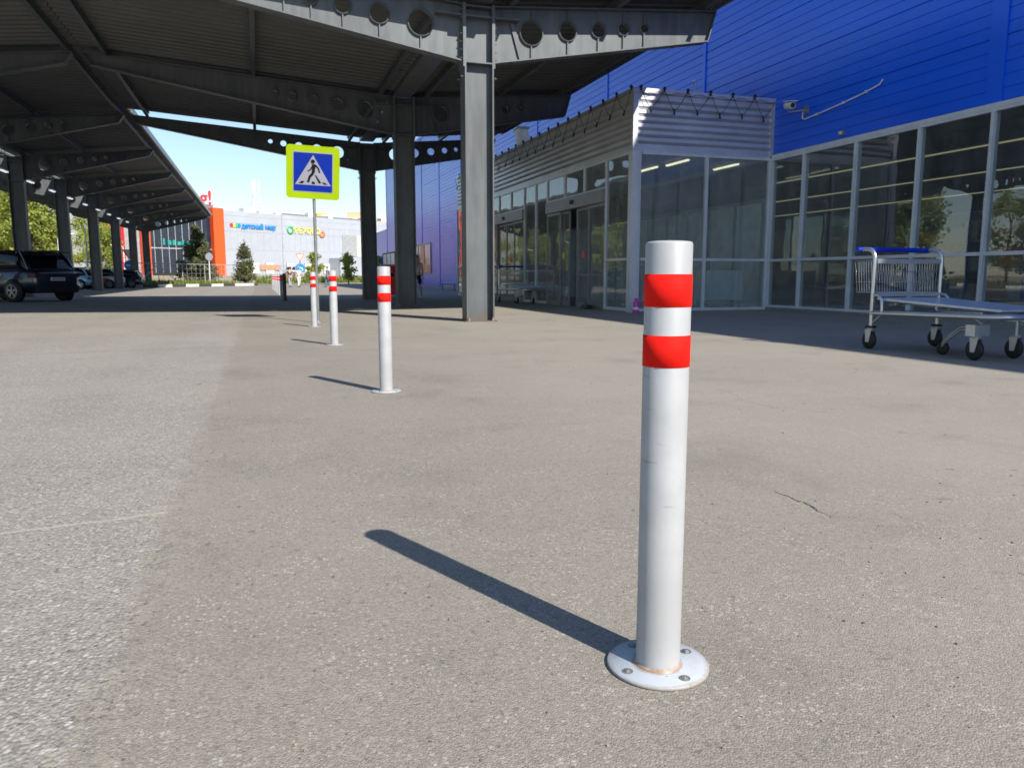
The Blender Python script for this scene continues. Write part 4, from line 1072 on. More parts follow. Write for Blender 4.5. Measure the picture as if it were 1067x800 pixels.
# ------------------------------------------------------------------ cars
def loft(b, secs, mi=0, closed=True):
    """secs: list of rings (same count)"""
    n = len(secs[0]); vs = [p for r in secs for p in r]; fs = []
    for i in range(len(secs) - 1):
        for k in range(n):
            fs.append((i * n + k, i * n + (k + 1) % n, (i + 1) * n + (k + 1) % n, (i + 1) * n + k))
    b.add(vs, fs, mi, True)
    b.add(secs[0], [tuple(range(n - 1, -1, -1))], mi); b.add(secs[-1], [tuple(range(n))], mi)
def make_car(name, label, paint, L, W, HH, suv=True, group=None, accent=None):
    """x forward, rear bumper at x=0, y left"""
    t = thing(name, label, 'car', (0, 0, 0), 0, group)
    hw = W / 2; k = HH / 1.68; l = L / 4.65
    def ring(x, w, zb, zt):
        h = []
        for fy, fz in ((0.0, 0), (0.80, 0), (0.95, 0.10), (1.0, 0.30), (1.0, 0.55), (0.975, 0.80), (0.92, 0.96), (0.80, 1.0), (0.0, 1.0)):
            h.append((fy * w, lerp(zb, zt, fz)))
        pts = [(x * l, y, z * k) for y, z in h] + [(x * l, -y, z * k) for y, z in reversed(h[1:-1])]
        return pts
    st_ = [(0.0, hw * .74, .42, .92), (0.05, hw * .86, .36, .99), (0.25, hw * .95, .30, 1.06), (0.7, hw, .27, 1.06), (1.6, hw, .25, 1.02), (2.8, hw, .25, 1.0), (3.5, hw * .99, .26, .99), (4.2, hw * .94, .27, .90), (4.5, hw * .84, .30, .80), (4.65, hw * .66, .38, .70)]
    body = MB(); loft(body, [ring(*s) for s in st_]); bo = body.build('body', paint, t)
    def gring(x, w, z0, z1):
        h = [(0, z0), (w, z0), (w * 0.97, lerp(z0, z1, .5)), (w * .88, lerp(z0, z1, .9)), (w * .74, z1), (0, z1 + 0.02)]
        return [(x * l, y, z * k) for y, z in h] + [(x * l, -y, z * k) for y, z in reversed(h[1:-1])]
    gs = [(0.16, hw * .84, .95, 1.07), (0.40, hw * .86, .95, 1.34), (0.66, hw * .87, .95, 1.60), (0.95, hw * .88, .95, 1.655), (2.2, hw * .88, .95, 1.66), (2.75, hw * .86, .95, 1.58), (3.15, hw * .84, .95, 1.32), (3.62, hw * .80, .92, 1.02)]
    gh = MB(); loft(gh, [gring(*s) for s in gs]); gh.build('windows', M['car_glass'], t)
    rf = MB(); rs = []
    for x, zt in ((0.55, 1.56), (0.64, 1.63), (0.95, 1.67), (2.2, 1.68), (2.72, 1.605)):
        w = hw * .88
        rs.append([(x * l, w * .80, (zt - .05) * k), (x * l, w * .6, (zt + .012) * k), (x * l, 0, (zt + .03) * k), (x * l, -w * .6, (zt + .012) * k), (x * l, -w * .80, (zt - .05) * k), (x * l, 0, (zt - .03) * k)])
    loft(rf, rs); rf.build('roof', paint, t)
    pl = MB()
    for s_ in (-1, 1):
        y = s_ * hw * .855
        pl.tube([(3.5 * l, y * .99, 1.0 * k), (3.1 * l, y * .965, 1.34 * k), (2.72 * l, y * .84, 1.58 * k)], 0.035, 6)
        pl.bar((1.75 * l, y * 1.005, 0.98 * k), (1.75 * l, y * .90, 1.58 * k), 0.02, 0.10, up=(1, 0, 0))
        pl.tube([(0.25 * l, y * .98, 1.04 * k), (0.45 * l, y * .95, 1.38 * k), (0.70 * l, y * .84, 1.60 * k)], 0.06, 6)
        pl.bar((0.80 * l, y * 1.0, 1.02 * k), (0.95 * l, y * .87, 1.60 * k), 0.02, 0.16, up=(1, 0, 0))
    pl.build('pillar', paint, t)
    MB().prism([(0.10 * l, -hw * .62, 1.60 * k), (0.62 * l, -hw * .70, 1.655 * k), (0.62 * l, hw * .70, 1.655 * k), (0.10 * l, hw * .62, 1.60 * k)], (0, 0, 0.035)).build('spoiler', M['car_black'] if suv else paint, t)
    for s_ in (-1, 1):
        tp = MB().obox((0.13 * l, s_ * hw * .74, .86 * k), (0.13 * l, 0.055 * s_, 0), (-0.03, 0.16 * s_, 0.0), (0, 0, .07 * k)); tp.build('tail_light', M['tail'], t, 0.02)
        MB().obox((4.36 * l, s_ * hw * .72, .68 * k), (0.15, -0.07 * s_, 0), (0.02, 0.14 * s_, 0), (0, 0, .07 * k)).build('headlight', M['head'], t, 0.02)
        mr = MB().obox((3.05 * l, s_ * (hw + .09), 1.06 * k), (0.06, 0, 0), (0, 0.10, 0), (0, 0, 0.07)); mr.build('mirror', paint, t, 0.02)
        MB().obox((2.35 * l, s_ * (hw + .005), .86 * k), (0.09, 0, 0), (0, 0.015, 0), (0, 0, 0.014)).obox((1.45 * l, s_ * (hw + .005), .87 * k), (0.09, 0, 0), (0, 0.015, 0), (0, 0, 0.014)).build('door_handle', M['chrome'] if suv else M['black'], t)
        if accent: MB().obox((1.9 * l, s_ * (hw + .004), .62 * k), (1.0 * l, 0, 0), (0, 0.006, 0), (0, 0, .30 * k)).build('side_panel', accent, t)
    bp = MB().obox((0.02 * l, 0, .42 * k), (0.06, 0, 0), (0, hw * .82, 0), (0, 0, .13 * k)).build('bumper', M['black'], t, 0.04)
    pt = MB().obox((-0.012, 0, .74 * k), (0.008, 0, 0), (0, 0.26, 0), (0, 0, 0.056)).build('number_plate', M['white'], t)
    sm_ = MB(); random.seed(3)
    for q in range(8):
        y = -0.20 + q * 0.055
        sm_.obox((-0.022, y, .74 * k), (0.001, 0, 0), (0, 0.018, 0), (0, 0, 0.034 if q not in (0, 4, 5) else 0.026))
    sm_.build('smudge', M['alu_dark'], pt)
    for x in (0.86, 3.72):
        for s_ in (-1, 1):
            yc = s_ * (hw - 0.10); rw = 0.35 * min(1, k + 0.03)
            MB().lathe([(rw + 0.05, -0.02), (rw + 0.06, 0.012), (0.01, 0.012)], (x * l, s_ * hw - 0.0, rw), 28, 'y', cap=False).build('wheel_arch', M['black'], t)
            ty = MB().lathe([(rw * .64, -0.11), (rw * .93, -0.11), (rw, -0.08), (rw, 0.08), (rw * .93, 0.125), (rw * .64, 0.125)], (x * l, yc + s_ * .03, rw), 32, 'y').build('wheel', M['black'], t)
            rm = MB(); yo = yc + s_ * 0.158
            rm.lathe([(rw * .66, -0.012), (rw * .66, 0.012), (rw * .58, 0.012), (rw * .58, -0.012)], (x * l, yo, rw), 28, 'y', cap=False)
            for q in range(5):
                a = 2 * PI * q / 5 + 0.3
                rm.bar((x * l, yo, rw), (x * l + rw * .6 * math.cos(a), yo, rw + rw * .6 * math.sin(a)), 0.02, 0.055, up=(-math.sin(a), 0, math.cos(a)))
            rm.lathe([(0.05, -0.018), (0.05, 0.018)], (x * l, yo, rw), 14, 'y')
            rm.build('rim', M['rim'], ty)
    return t
def put(o, x, y, rz): o.location = (x, y, 0); o.rotation_euler[2] = rz; return o
suv = make_car('parked_suv', 'dark navy suv parked with its rear towards us under the parking roof', M['car_blue'], 4.65, 1.90, 1.70)
suv.scale = (1.10,) * 3
put(suv, -7.02, 32.25, math.atan2(0.63, -0.777))
c = make_car('parked_hatchback', 'light blue hatchback parked among the far columns of the parking roof', M['car_light'], 3.7, 1.66, 1.56, False)
put(c, -11.3, 62.6, PI - 0.15)
c = make_car('parked_van', 'white car with orange side panels half hidden behind a far column', M['car_white'], 4.1, 1.72, 1.5, False, accent=M['car_orange'])
put(c, -10.0, 66.4, PI - 0.1)
c = make_car('parked_sedan', 'small black car parked farthest back under the long parking roof', M['car_black'], 4.0, 1.70, 1.46, False)
put(c, -9.0, 69.9, PI - 0.1)
c = make_car('parked_wagon', 'white car parked in front of the grey shopping centre', M['car_white'], 4.4, 1.75, 1.5, False)
pp_ = mp(6.0, 9.0, 1.05); put(c, pp_.x, pp_.y, math.atan2(MU.y, MU.x)); c.location.z = 1.05

# ------------------------------------------------------------------ people
def skin_body(name, joints, edges, mat, parent, sub=2):
    me = bpy.data.meshes.new(name); me.from_pydata([j[:3] for j in joints], edges, [])
    o = bpy.data.objects.new(name, me); COL.objects.link(o)
    md = o.modifiers.new('skin', 'SKIN'); md.use_smooth_shade = True
    for vtx, j in zip(me.skin_vertices[0].data, joints):
        vtx.radius = (j[3], j[4] if len(j) > 4 else j[3])
    me.skin_vertices[0].data[0].use_root = True
    sb = o.modifiers.new('sub', 'SUBSURF'); sb.levels = sub; sb.render_levels = sub
    bpy.context.view_layer.update()
    m2 = bpy.data.meshes.new_from_object(o.evaluated_get(bpy.context.evaluated_depsgraph_get()))
    m2.materials.clear(); m2.materials.append(mat); m2.name = name
    bpy.data.objects.remove(o)
    o = bpy.data.objects.new(name, m2); COL.objects.link(o); o.parent = parent
    return o
def make_person(label, loc, rz, h=1.78, top=None, low=None, shorts=False, stride=0.22, bag=False, group=None):
    t = thing('person', label, 'person', loc, rz, group); s = h / 1.78
    def J(x, y, z, r, r2=None): return (x * s, y * s, z * s, r * s, (r2 or r) * s)
    st2 = stride
    js = [J(0, 0, 0.98, .135, .10), J(0, 0.0, 1.18, .13, .095), J(0, 0.01, 1.38, .16, .10), J(0, 0.015, 1.49, .06), J(0, 0.03, 1.57, .052), J(0, 0.035, 1.66, .082, .095), J(0, 0.03, 1.735, .066, .078),
          J(.10, 0, .90, .085), J(.11, st2 * .55 + .03, .50, .058), J(.11, st2 * .5, .09, .04), J(.115, st2 * .5 + .15, .035, .033),
          J(-.10, 0, .90, .085), J(-.11, -st2 * .35 + .03, .50, .058), J(-.11, -st2 * .9, .10, .04), J(-.115, -st2 * .9 + .14, .035, .033),
          J(.20, 0.01, 1.42, .055), J(.25, -.06 - st2 * .2, 1.14, .042), J(.25, .06 - st2 * .2, .90, .032), J(.25, .10 - st2 * .2, .81, .034),
          J(-.20, 0.01, 1.42, .055), J(-.25, -.02 + st2 * .2, 1.14, .042), J(-.25, .12 + st2 * .2, .92, .032), J(-.25, .17 + st2 * .2, .83, .034)]
    es = [(0, 1), (1, 2), (2, 3), (3, 4), (4, 5), (5, 6), (0, 7), (7, 8), (8, 9), (9, 10), (0, 11), (11, 12), (12, 13), (13, 14), (2, 15), (15, 16), (16, 17), (17, 18), (2, 19), (19, 20), (20, 21), (21, 22)]
    body = skin_body('body', js, es, M['skin'], t)
    # face
    fc = MB()
    fc.lathe([(0.001, .128 * s), (.010 * s, .126 * s), (.014 * s, .11 * s)], (0, 0.03 * s, 1.645 * s), 8, 'y')
    fc.build('nose', M['skin'], body)
    ey = MB()
    for x in (-.03, .03): ey.lathe([(0.001, .122 * s), (.010 * s, .118 * s), (.011 * s, .1 * s)], (x * s, 0.03 * s, 1.675 * s), 8, 'y')
    ey.build('eyes', M['hair'], body)
    hr = MB(); n = 14; rings = []
    for i in range(6):
        a = PI / 2 * i / 5; r = .098 * s * math.cos(a) + 0.001
        rings.append([(r * math.cos(2 * PI * q / n) * 0.92, 0.018 * s + r * math.sin(2 * PI * q / n) * 1.08, 1.685 * s + .115 * s * math.sin(a) - (0.03 * s * (1 if math.sin(2 * PI * q / n) < 0.2 else -0.6)) * math.cos(a)) for q in range(n)])
    loft(hr, rings); hr.build('hair', M['hair'], t)
    k = 1.13
    sh = [J(0, 0, 0.93, .15, .115), J(0, 0, 1.18, .147, .112), J(0, 0.01, 1.38, .172, .112), J(0, 0.015, 1.455, .075), J(.205, 0.01, 1.42, .067), J(.24, -.045 - st2 * .15, 1.22, .058), J(-.205, 0.01, 1.42, .067), J(-.24, -.012 + st2 * .15, 1.22, .058)]
    skin_body('shirt', sh, [(0, 1), (1, 2), (2, 3), (2, 4), (4, 5), (2, 6), (6, 7)], top, t)
    f = 0.62 if shorts else 0.10
    def along(a, b, q): return tuple(lerp(a[i], b[i], q) for i in range(3))
    pj = [J(0, 0, .96, .15, .115), J(.10, 0, .88, .10), J(-.10, 0, .88, .10)]
    if shorts:
        a = along(js[7], js[8], .85); b = along(js[11], js[12], .85)
        pj += [(*a, .085 * s), (*b, .085 * s)]; pe = [(0, 1), (0, 2), (1, 3), (2, 4)]
    else:
        pj += [(*js[8][:3], .072 * s), (*js[9][:3], .055 * s), (*js[12][:3], .072 * s), (*js[13][:3], .055 * s)]; pe = [(0, 1), (0, 2), (1, 3), (3, 4), (2, 5), (5, 6)]
    skin_body('shorts' if shorts else 'trousers', pj, pe, low, t)
    for j in (10, 14):
        a = js[j - 1]; b = js[j]
        MB().tube([(a[0], a[1] - .05 * s, .055 * s), (a[0], a[1], .052 * s), (b[0], b[1], .042 * s), (b[0], b[1] + .05 * s, .034 * s)], [.045 * s, .05 * s, .045 * s, .025 * s], 10).build('shoe', M['cloth_white'] if shorts else M['black'], t)
    if bag:
        MB().tube([(-.14 * s, .10 * s, 1.46 * s), (0, .145 * s, 1.25 * s), (.15 * s, .10 * s, 1.02 * s), (.19 * s, -.02, .98 * s), (.10 * s, -.14 * s, 1.15 * s), (-.14 * s, -.09 * s, 1.46 * s), (-.14 * s, .10 * s, 1.46 * s)], .014, 6).build('bag_strap', M['shorts'], t)
    return t
make_person('person in a pale shirt and black shorts walking beside the second steel column', (6.35, 32.3, 0), R(150), 1.80, M['shirt'], M['shorts'], True, 0.25, True)
make_person('distant person in dark top and grey trousers walking beyond the shade-dark post', (2.62, 70.8, 0), R(20), 1.72, M['cloth_dark'], M['cloth_grey'])
make_person('distant person dressed in white standing near the round blue arrow sign', (3.35, 70.5, 0), R(200), 1.72, M['cloth_white'], M['cloth_white'])
make_person('distant person in blue trousers and pale top seen between two bollards', (5.75, 69.6, 0), R(120), 1.76, M['cloth_grey'], M['cloth_blue'])

# ------------------------------------------------------------------ far road signs and lamps
def disc(name, par, c, r, th, mat, ny=1, n=24):
    return MB().lathe([(0.001, -th / 2), (r, -th / 2), (r, th / 2), (0.001, th / 2)], c, n, 'y', sm=False).build(name, mat, par)
t = thing('round_sign', 'pale back of a round road sign on a post in the grass verge', 'road sign', (-4.4, 78.9, 0.2), R(30))
MB().tube([(0, 0, 0), (0, 0, 2.95)], 0.045, 10).build('post', M['white'], t); disc('plate', t, (0, -0.06, 2.55), 0.36, 0.02, M['sign_white']); disc('rim', t, (0, -0.052, 2.55), 0.375, 0.015, M['alu_dark'])
t = thing('yield_sign', 'post with a red white yield triangle above a blue no entry style disc', 'road sign', (-10.55, 73.9, 0), R(25))
MB().tube([(0, 0, 0), (0, 0, 3.2)], 0.045, 10).build('post', M['white'], t)
MB().prism([(-0.52, -0.06, 3.2), (0.52, -0.06, 3.2), (0, -0.06, 2.32)], (0, 0.015, 0)).build('triangle', M['sign_red'], t)
MB().prism([(-0.38, -0.07, 3.12), (0.38, -0.07, 3.12), (0, -0.07, 2.48)], (0, 0.009, 0)).build('triangle_face', M['white'], t)
d_ = disc('blue_disc', t, (0, -0.06, 1.86), 0.44, 0.02, M['cyanl'])
MB().box(-0.30, 0.30, -0.08, -0.071, 1.80, 1.92).build('white_bar', M['white'], d_)
t = thing('arrow_sign', 'post with a small red triangle above a round blue sign with white left arrow', 'road sign', (3.58, 72.2, 0), R(5))
MB().tube([(0, 0, 0), (0, 0, 3.0)], 0.045, 10).build('post', M['pole'], t)
MB().prism([(-0.42, -0.06, 2.95), (0.42, -0.06, 2.95), (0, -0.06, 2.22)], (0, 0.015, 0)).build('triangle', M['orl'], t)
MB().prism([(-0.28, -0.068, 2.86), (0.28, -0.068, 2.86), (0, -0.068, 2.38)], (0, 0.007, 0)).build('triangle_face', M['white'], t)
d_ = disc('blue_disc', t, (0, -0.06, 1.62), 0.43, 0.02, M['cyanl'])
MB().prism([(0.16, -0.075, 1.42), (0.24, -0.075, 1.42), (0.24, -0.075, 1.62), (0.14, -0.075, 1.74), (-0.1, -0.075, 1.74), (-0.1, -0.075, 1.84), (-0.28, -0.075, 1.68), (-0.1, -0.075, 1.52), (-0.1, -0.075, 1.63), (0.12, -0.075, 1.63)], (0, 0.004, 0)).build('arrow', M['white'], d_)
lp = None
for x, y, h, rz, lab in ((-14.9, 80, 5.6, R(170), 'tall white street lamp with a curved arm before the spring trees, left of the others'), (-19.3, 90, 5.2, R(10), 'white street lamp with its arm pointing left, between two roof columns'), (-13.6, 92, 4.2, R(180), 'short white street lamp seen just above the parked cars')):
    if lp is None:
        lp = thing('street_lamp', lab, 'street lamp', (x, y, 0), rz, 'street lamps beyond the parking roof')
        MB().tube([(0, 0, 0), (0, 0, 4.9), (0.05, 0, 5.3), (0.25, 0, 5.5), (1.0, 0, 5.6)], [0.09, 0.06, 0.05, 0.04, 0.035], 10).build('post', M['white'], lp)
        MB().tube([(0.9, 0, 5.6), (1.1, 0, 5.62), (1.5, 0, 5.63), (1.65, 0, 5.62)], [0.04, 0.09, 0.09, 0.03], 8).build('lamp_head', M['white'], lp)
        MB().lathe([(0.14, 0), (0.14, 0.03), (0.1, 0.05)], n=16).build('base', M['pole'], lp)
    else:
        c = copy_tree(lp); c.location = (x, y, 0); c.rotation_euler[2] = rz; c.scale = (h / 5.6,) * 3; c['label'] = lab

# fence on the verge
t = thing('mesh_fence', 'long pale wire mesh fence with diagonal braces on the grass verge', 'fence', tuple(kp(-20, 5, 0.2)))
ko = kp(-20, 5, 0.2)
def fp(tt, z): return kp(tt, 5, 0.2 + z) - ko
b = MB()
for i in range(-60, 40): b.tube([fp(i * 0.6, 0.1), fp(i * 0.6, 1.85)], 0.012, 4)
for z in (0.1, 0.55, 1.0, 1.45): b.tube([fp(-36, z), fp(24, z)], 0.012, 4)
b.build('mesh_panel', M['wire'], t)
MB().tube([fp(-36, 1.9), fp(24, 1.9)], 0.035, 6).build('top_rail', M['wire'], t)
for i in range(-12, 9):
    MB().tube([fp(i * 3, -0.1), fp(i * 3, 1.95)], 0.04, 6).build('post', M['wire'], t)
    if i % 2 == 0: MB().tube([fp(i * 3 + 0.05, 1.75), fp(i * 3 + 2.4, 0.1)], 0.035, 5).build('brace', M['wire'], t)
    elif i % 3 == 0: MB().tube([fp(i * 3 + 2.9, 1.75), fp(i * 3 + 0.6, 0.1)], 0.035, 5).build('brace', M['wire'], t)
# ------------------------------------------------------------------ mall
ml = thing('shopping_centre', 'large pale grey shopping centre with an orange pylon and shop signs on its facade', 'building', tuple(mp(0, 0, 1.05)))
mo = mp(0, 0, 1.05)
def mb(t0, t1, n0, n1, z0, z1, mat, name, par=ml, more=()):
    b = MB()
    for a in ((t0, t1, n0, n1, z0, z1), *more):
        c_ = mp((a[0] + a[1]) / 2, (a[2] + a[3]) / 2, (a[4] + a[5]) / 2) - mo
        b.obox(c_, MU * (a[1] - a[0]) / 2, MN * (a[3] - a[2]) / 2, (0, 0, (a[5] - a[4]) / 2))
    return b.build(name, mat, par)
mb(0, 60, -40, 0, 1.0, 12.0, M['mall'], 'wall')
mb(-60, -0.01, -41, -1.2, 1.0, 12.0, M['mall_grey'], 'side_wall')
lines = [(t0, t0 + 0.07, 0.001, 0.03, 5.6, 9.9) for t0 in [1.5 + 1.35 * i for i in range(30)]] + [(0, 38, 0.001, 0.035, z, z + 0.09) for z in (5.5, 8.6, 10.0)]
mb(0, 38, 0.001, 0.032, 11.2, 11.28, M['mall_line'], 'panel_joint', more=lines)
mb(12.2, 12.45, 0.001, 0.12, 1.05, 12.0, M['mall_line'], 'downpipe')
mb(-2.0, 0, -1.0, 0.6, 1.0, 12.25, M['orange'], 'orange_pylon')
mb(-13.9, -12.9, -1.1, 0.3, 1.0, 12.25, M['orange'], 'red_pylon')
mb(-19.5, -17.0, -1.1, 0.3, 1.0, 12.25, M['mred'], 'dark_red_pylon')
f = mb(-12.9, -2.0, -1.1, -0.4, 1.5, 11.5, M['dark_glass'], 'glass_front')
mb(-12.9, -2.0, -0.39, -0.3, 5.3, 5.45, M['mall_line'], 'glazing_bar', f, [(t0, t0 + 0.08, -0.39, -0.32, 1.5, 11.5) for t0 in [-12 + 1.2 * i for i in range(8)]])
mb(26.5, 30.3, 0.001, 0.10, 4.8, 9.0, M['mall_grey'], 'grey_panel'); mb(30.3, 34.5, 0.001, 0.12, 4.8, 9.0, M['mall_beige'], 'beige_panel'); mb(34.7, 38.5, 0.001, 0.3, 5.0, 9.8, M['white'], 'white_banner')
mb(23, 48, 0.13, 3.2, 1.0, 4.4, M['mall'], 'porch'); 
for t0 in (5.2, 8.3, 12.9, 17.0, 21.5):
    f = mb(t0, t0 + 1.9, 0.001, 0.12, 1.3, 3.4, M['mall_grey'], 'window'); mb(t0 + 0.12, t0 + 0.88, 0.121, 0.15, 1.4, 3.3, M['white'], 'pane', f, [(t0 + 1.0, t0 + 1.78, 0.121, 0.15, 1.4, 3.3)])
mb(6.9, 11.2, 0.16, 0.3, 2.1, 3.0, M['orl'], 'orange_banner')
rl = mb(14, 38, -2.2, -2.1, 12.0, 12.5, M['alu_dark'], 'roof_rail')
for a in ((5.5, 7.7, -3, -1.5, 12.0, 12.85), (9.0, 10.2, -3, -2, 12, 12.5), (12.6, 13.5, -3, -2, 12, 12.5), (20, 21.2, -3, -2, 12, 13.0), (25, 26, -3, -2, 12, 12.6)): mb(*a, M['white'], 'roof_unit')
def mtext(txt, size, t0, z, mat, name, n=0.14, bold=0.0, par=ml):
    me = text_mesh(txt, size, 0.06, bold=bold); me.materials.clear(); me.materials.append(mat)
    o = bpy.data.objects.new(name, me); COL.objects.link(o); o.parent = par
    o.matrix_basis = Matrix.Translation(mp(t0, n, z) - mo) @ Matrix((( MU.x, 0, MN.x, 0), (MU.y, 0, MN.y, 0), (0, 1, 0, 0), (0, 0, 0, 1))) 
    return o
mtext('детский мир', 1.15, 3.7, 9.2, M['cyanl'], 'blue_lettering', bold=0.03)
for i, mm in enumerate(('redl', 'ywl', 'grn', 'cyanl')):
    b = MB(); c_ = mp(1.75 + i * 0.5, 0.12, 9.6) - mo
    b.lathe([(0.001, -0.05), (0.33, -0.05), (0.33, 0.05), (0.001, 0.05)], (0, 0, 0), 14, 'y', sm=False)
    o = b.build('coloured_dot', M[mm], ml); o.location = c_; o.rotation_euler[2] = math.atan2(MU.y, MU.x)
# ring emblem and yellow lettering, orange round emblem, white lettering
o = MB().lathe([(0.5, -0.06), (0.75, -0.06), (0.75, 0.06), (0.5, 0.06), (0.5, -0.06)], n=20, axis='y', cap=False).build('ring_emblem', M['grn'], ml); o.location = mp(14.0, 0.12, 9.35) - mo; o.rotation_euler[2] = math.atan2(MU.y, MU.x)
mtext('РЕХОВО', 1.45, 14.95, 8.85, M['ywl'], 'yellow_lettering', bold=0.03)
o = MB().lathe([(0.3, -0.06), (0.7, -0.06), (0.7, 0.06), (0.3, 0.06), (0.3, -0.06)], n=20, axis='y', cap=False).build('orange_emblem', M['orl'], ml); o.location = mp(21.4, 0.14, 8.95) - mo; o.rotation_euler[2] = math.atan2(MU.y, MU.x)
# teal lettering on the dark glass, too small to read: uneven strokes
tb = []
for i, (w_, hh) in enumerate(((0.35, 1.0), (0.6, .7), (0.5, .8), (0.7, .6), (0.3, .9), (0.6, .7), (0.5, .6), (0.8, .8), (0.5, .7), (0.6, .8))):
    x = -10.6 + i * 0.82; tb.append((x, x + w_, -0.30, -0.2, 5.9, 5.9 + hh))
mb(*tb[0][:2], -0.30, -0.2, 5.9, 6.9, M['teal'], 'teal_lettering', more=tb[1:])
mtext('g!', 3.2, -3.6, 12.8, M['redl'], 'red_roof_lettering', n=-0.4, bold=0.06)
mb(-3.6, -1.2, -0.6, -0.45, 12.25, 12.75, M['alu_dark'], 'sign_frame')

# aerial mast on the mall roof
ap = mp(11.2, -6, 12.0)
t = thing('radio_mast', 'white tripod aerial mast standing on the roof of the grey shopping centre', 'mast', tuple(ap))
b = MB()
for a in range(3):
    q = Vector((math.cos(a * 2 * PI / 3 + .3) * 2.0, math.sin(a * 2 * PI / 3 + .3) * 2.0, 0)); b.tube([q, (q.x * .15, q.y * .15, 4.2)], 0.07, 6)
    for z in (1.2, 2.4):
        q2 = Vector((math.cos((a + 1) * 2 * PI / 3 + .3) * 2.0, math.sin((a + 1) * 2 * PI / 3 + .3) * 2.0, 0))
        k1 = 1 - .85 * z / 4.2; b.tube([(q.x * k1, q.y * k1, z), (q2.x * k1, q2.y * k1, z)], 0.04, 5)
b.tube([(0, 0, 3.2), (0, 0, 6.6)], 0.08, 8).build('tripod', M['white'], t)
for a in range(3):
    an = a * 2 * PI / 3 + .1
    MB().obox((math.cos(an) * .75, math.sin(an) * .75, 5.2), (0.12, 0, 0), (0, 0.18, 0), (0, 0, 1.0)).build('antenna', M['white'], t)
MB().tube([(0.7, 0, 5.2), (-0.4, 0.65, 5.2), (-0.4, -0.65, 5.2), (0.7, 0, 5.2)], 0.05, 5).build('ring', M['white'], t)

# apartment block and crane far away
ab = Vector((50.5, 414, 0))
t = thing('apartment_tower', 'distant white apartment tower with orange stripes rising behind the shopping centre', 'building', tuple(ab), R(-12))
MB().box(-13, 16, 0, 18, 0, 31).build('wall', M['apart'], t)
MB().box(-6, 8, 3, 15, 31, 34.5).build('roof_block', M['apart_o'], t)
b = MB()
for z in (28.6, 25.4): b.box(-13.05, 16.05, -0.1, 0, z, z + 0.8)
b.build('stripe', M['apart_o'], t)
for z in (26.6, 29.6):
    for x in (-10, -5, 0, 5, 10): MB().box(x, x + 2.2, -0.12, -0.01, z, z + 1.3).build('window', M['window_far'], t)
t = thing('apartment_block', 'distant pale apartment block seen between the columns, right of the tower', 'building', (72, 420, 0), R(-12))
MB().box(-8, 40, 0, 16, 0, 29).build('wall', M['apart'], t); MB().box(-8.2, 40.2, -0.2, 16.2, 29, 30).build('roof', M['apart_o'], t)
for z in (25,):
    for x in (-6, -1, 4, 9, 14): MB().box(x, x + 2.2, -0.12, -0.01, z, z + 1.5).build('window', M['window_far'], t)
t = thing('tower_crane', 'distant yellow tower crane showing above the shopping centre roof', 'crane', (31, 419, 0), R(20))
MB().box(-1, 1, -1, 1, 0, 33).build('mast', M['crane'], t)
MB().box(-1.6, 1.6, -1.5, 1.5, 29.5, 32.5).build('cab', M['crane'], t)
MB().box(-5, 6, -0.4, 0.4, 33.0, 33.6).build('jib', M['crane'], t)

# ------------------------------------------------------------------ trees
def leaf_cloud(n, fn, size, mat_name):
    b = MB()
    for _ in range(n):
        p = fn(); a = Vector((random.gauss(0, 1), random.gauss(0, 1), random.gauss(0, .7))).normalized()
        c_ = a.orthogonal().normalized(); s_ = size * random.uniform(.6, 1.5)
        e = a.cross(c_)
        b.add([p - c_ * s_, p + e * s_ * .6, p + c_ * s_, p - e * s_ * .6], [(0, 1, 2, 3)])
    return b
def make_broadleaf(h, mat, seed, label, cat='tree', group=None, leaf=0.17, nl=6500, dense=1.0):
    random.seed(seed)
    t = thing('broadleaf_tree', label, cat, (0, 0, 0), 0, group)
    tk = MB(); tk.tube([(0, 0, 0), (0.05, 0, h * .3), (-.05, .05, h * .6), (0, 0, h * .92)], [h * .018, h * .014, h * .009, h * .002], 7)
    blobs = []
    for i in range(int(26 * dense)):
        z = h * random.uniform(.22, 1.0); rr = h * .30 * math.sin(PI * min(1, (z / h - .12) / .95)) ** .7
        a = random.uniform(0, 2 * PI); d_ = rr * random.uniform(.25, 1.0)
        p = Vector((d_ * math.cos(a), d_ * math.sin(a), z)); blobs.append((p, h * random.uniform(.05, .12)))
        if i % 2 == 0: tk.tube([(0, 0, z * .72), (p.x * .5, p.y * .5, z * .85), tuple(p)], [h * .006, h * .004, h * .0015], 5)
    tk.build('trunk', M['bark'], t)
    def fn():
        p, r = random.choice(blobs)
        return p + Vector((random.gauss(0, r * .55), random.gauss(0, r * .55), random.gauss(0, r * .5)))
    leaf_cloud(nl, fn, leaf, None).build('crown', mat, t)
    return t
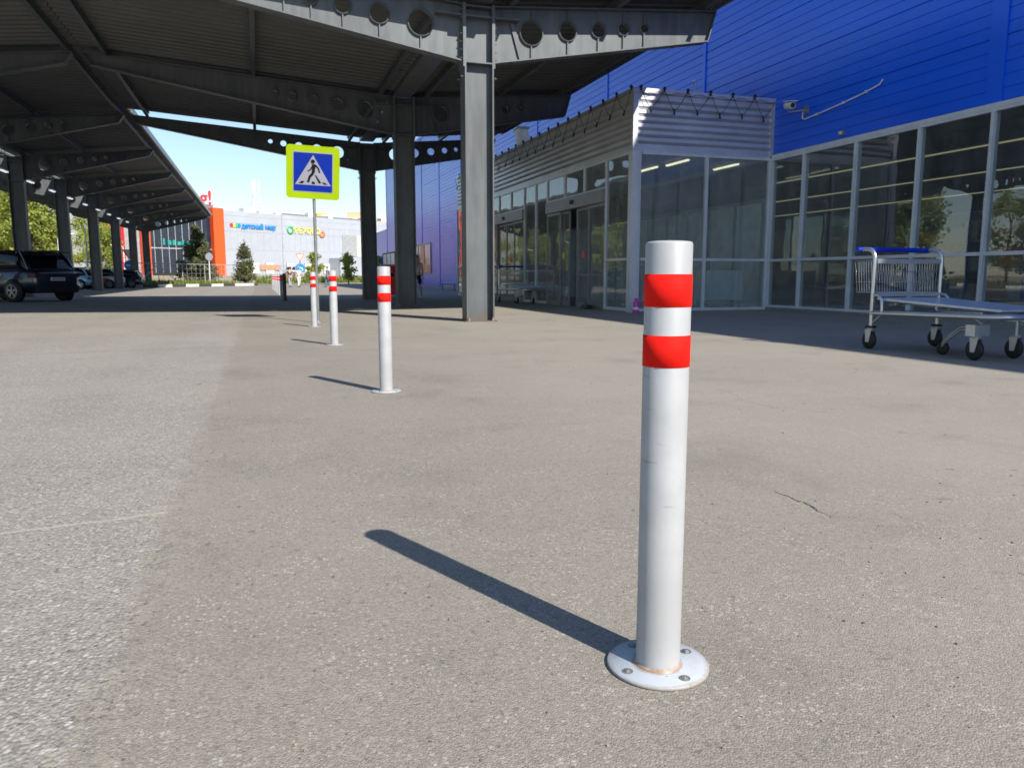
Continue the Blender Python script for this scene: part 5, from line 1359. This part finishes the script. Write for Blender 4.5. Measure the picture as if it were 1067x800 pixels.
def make_pine(h, wd, seed, label, nl=3600):
    random.seed(seed)
    t = thing('pine_tree', label, 'tree', (0, 0, 0))
    tk = MB(); tk.tube([(0, 0, 0), (0, 0, h)], [h * .02, .01], 7); tips = []
    for i in range(120):
        z = h * (1 - random.random() ** .6 * .94); a = random.uniform(0, 2 * PI); L_ = wd * (1 - z / h) ** .75 * random.uniform(.65, 1.1) + .12
        q = Vector((L_ * math.cos(a), L_ * math.sin(a), z + L_ * random.uniform(.1, .4))); tk.tube([(0, 0, z), tuple(q)], [.025, .008], 4); tips.append((Vector((0, 0, z)), q))
    tk.build('trunk', M['bark'], t)
    def fn():
        a, b_ = random.choice(tips); f = random.random() ** .6
        return a.lerp(b_, f) + Vector((random.gauss(0, .13), random.gauss(0, .13), random.gauss(0, .13)))
    leaf_cloud(nl, fn, .10, None).build('crown', M['leaf_c'], t)
    return t
GR = 'spring trees beyond the parking roof'
lab = 'yellow green spring tree in the wall of trees beyond the parking roof'
protos = [make_broadleaf(12, M['leaf_a'], 1, lab, group=GR), make_broadleaf(11, M['leaf_b'], 2, lab, group=GR), make_broadleaf(13, M['leaf_a'], 3, lab, group=GR)]
random.seed(11)
spots = []
for i in range(11): spots.append((-41 + i * 2.6 + random.uniform(-1, 1), 98 + random.uniform(-5, 8)))
for i in range(8): spots.append((-48 + i * 3.8 + random.uniform(-1, 1), 116 + random.uniform(-4, 6)))
for i in range(9): spots.append((-44 - random.uniform(0, 8), 20 + i * 8.5 + random.uniform(-2, 2)))
for i, (x, y) in enumerate(spots):
    o = protos[i] if i < 3 else copy_tree(protos[i % 3])
    o.location = (x, y, 0); o.rotation_euler[2] = random.uniform(0, 6.28); s_ = random.uniform(.8, 1.12) * (0.55 if y > 80 and x > -0.232 * y else 1); o.scale = (s_ * random.uniform(1.0, 1.25), s_ * random.uniform(1, 1.25), s_)
o = make_pine(5.9, 2.3, 5, 'broad dark pine tree in front of the dark glass front, left of the orange pylon', 11000); o.location = (-5.9, 86.0, .15)
o = make_pine(4.1, 1.25, 6, 'slim dark pine tree standing alone in front of the pale grey facade'); o.location = (-1.35, 86.0, .15)
random.seed(21)
for i, (px, h, lb) in enumerate(((5.5, 3.2, 'small bright green tree just left of the crossing sign pole in the distance'), (9.3, 3.3, 'small bright green tree between the sign pole and the third steel column, nearest the pole'), (13.2, 2.9, 'small bright green tree just left of the third steel column in the distance'))):
    o = make_broadleaf(h, M['leaf_a'], 40 + i, lb, leaf=.12, nl=1500); o.location = (px, 84 + 2 * i, 0); o.name = 'young_tree'
def hedge_pt():
    t_ = random.uniform(6, 30); return kp(t_ , 3.5 + random.gauss(0, .5), 0.1 + random.random() ** 1.5 * .7)
tufts('ground_cover', 2600, hedge_pt, .35, M['grass'])
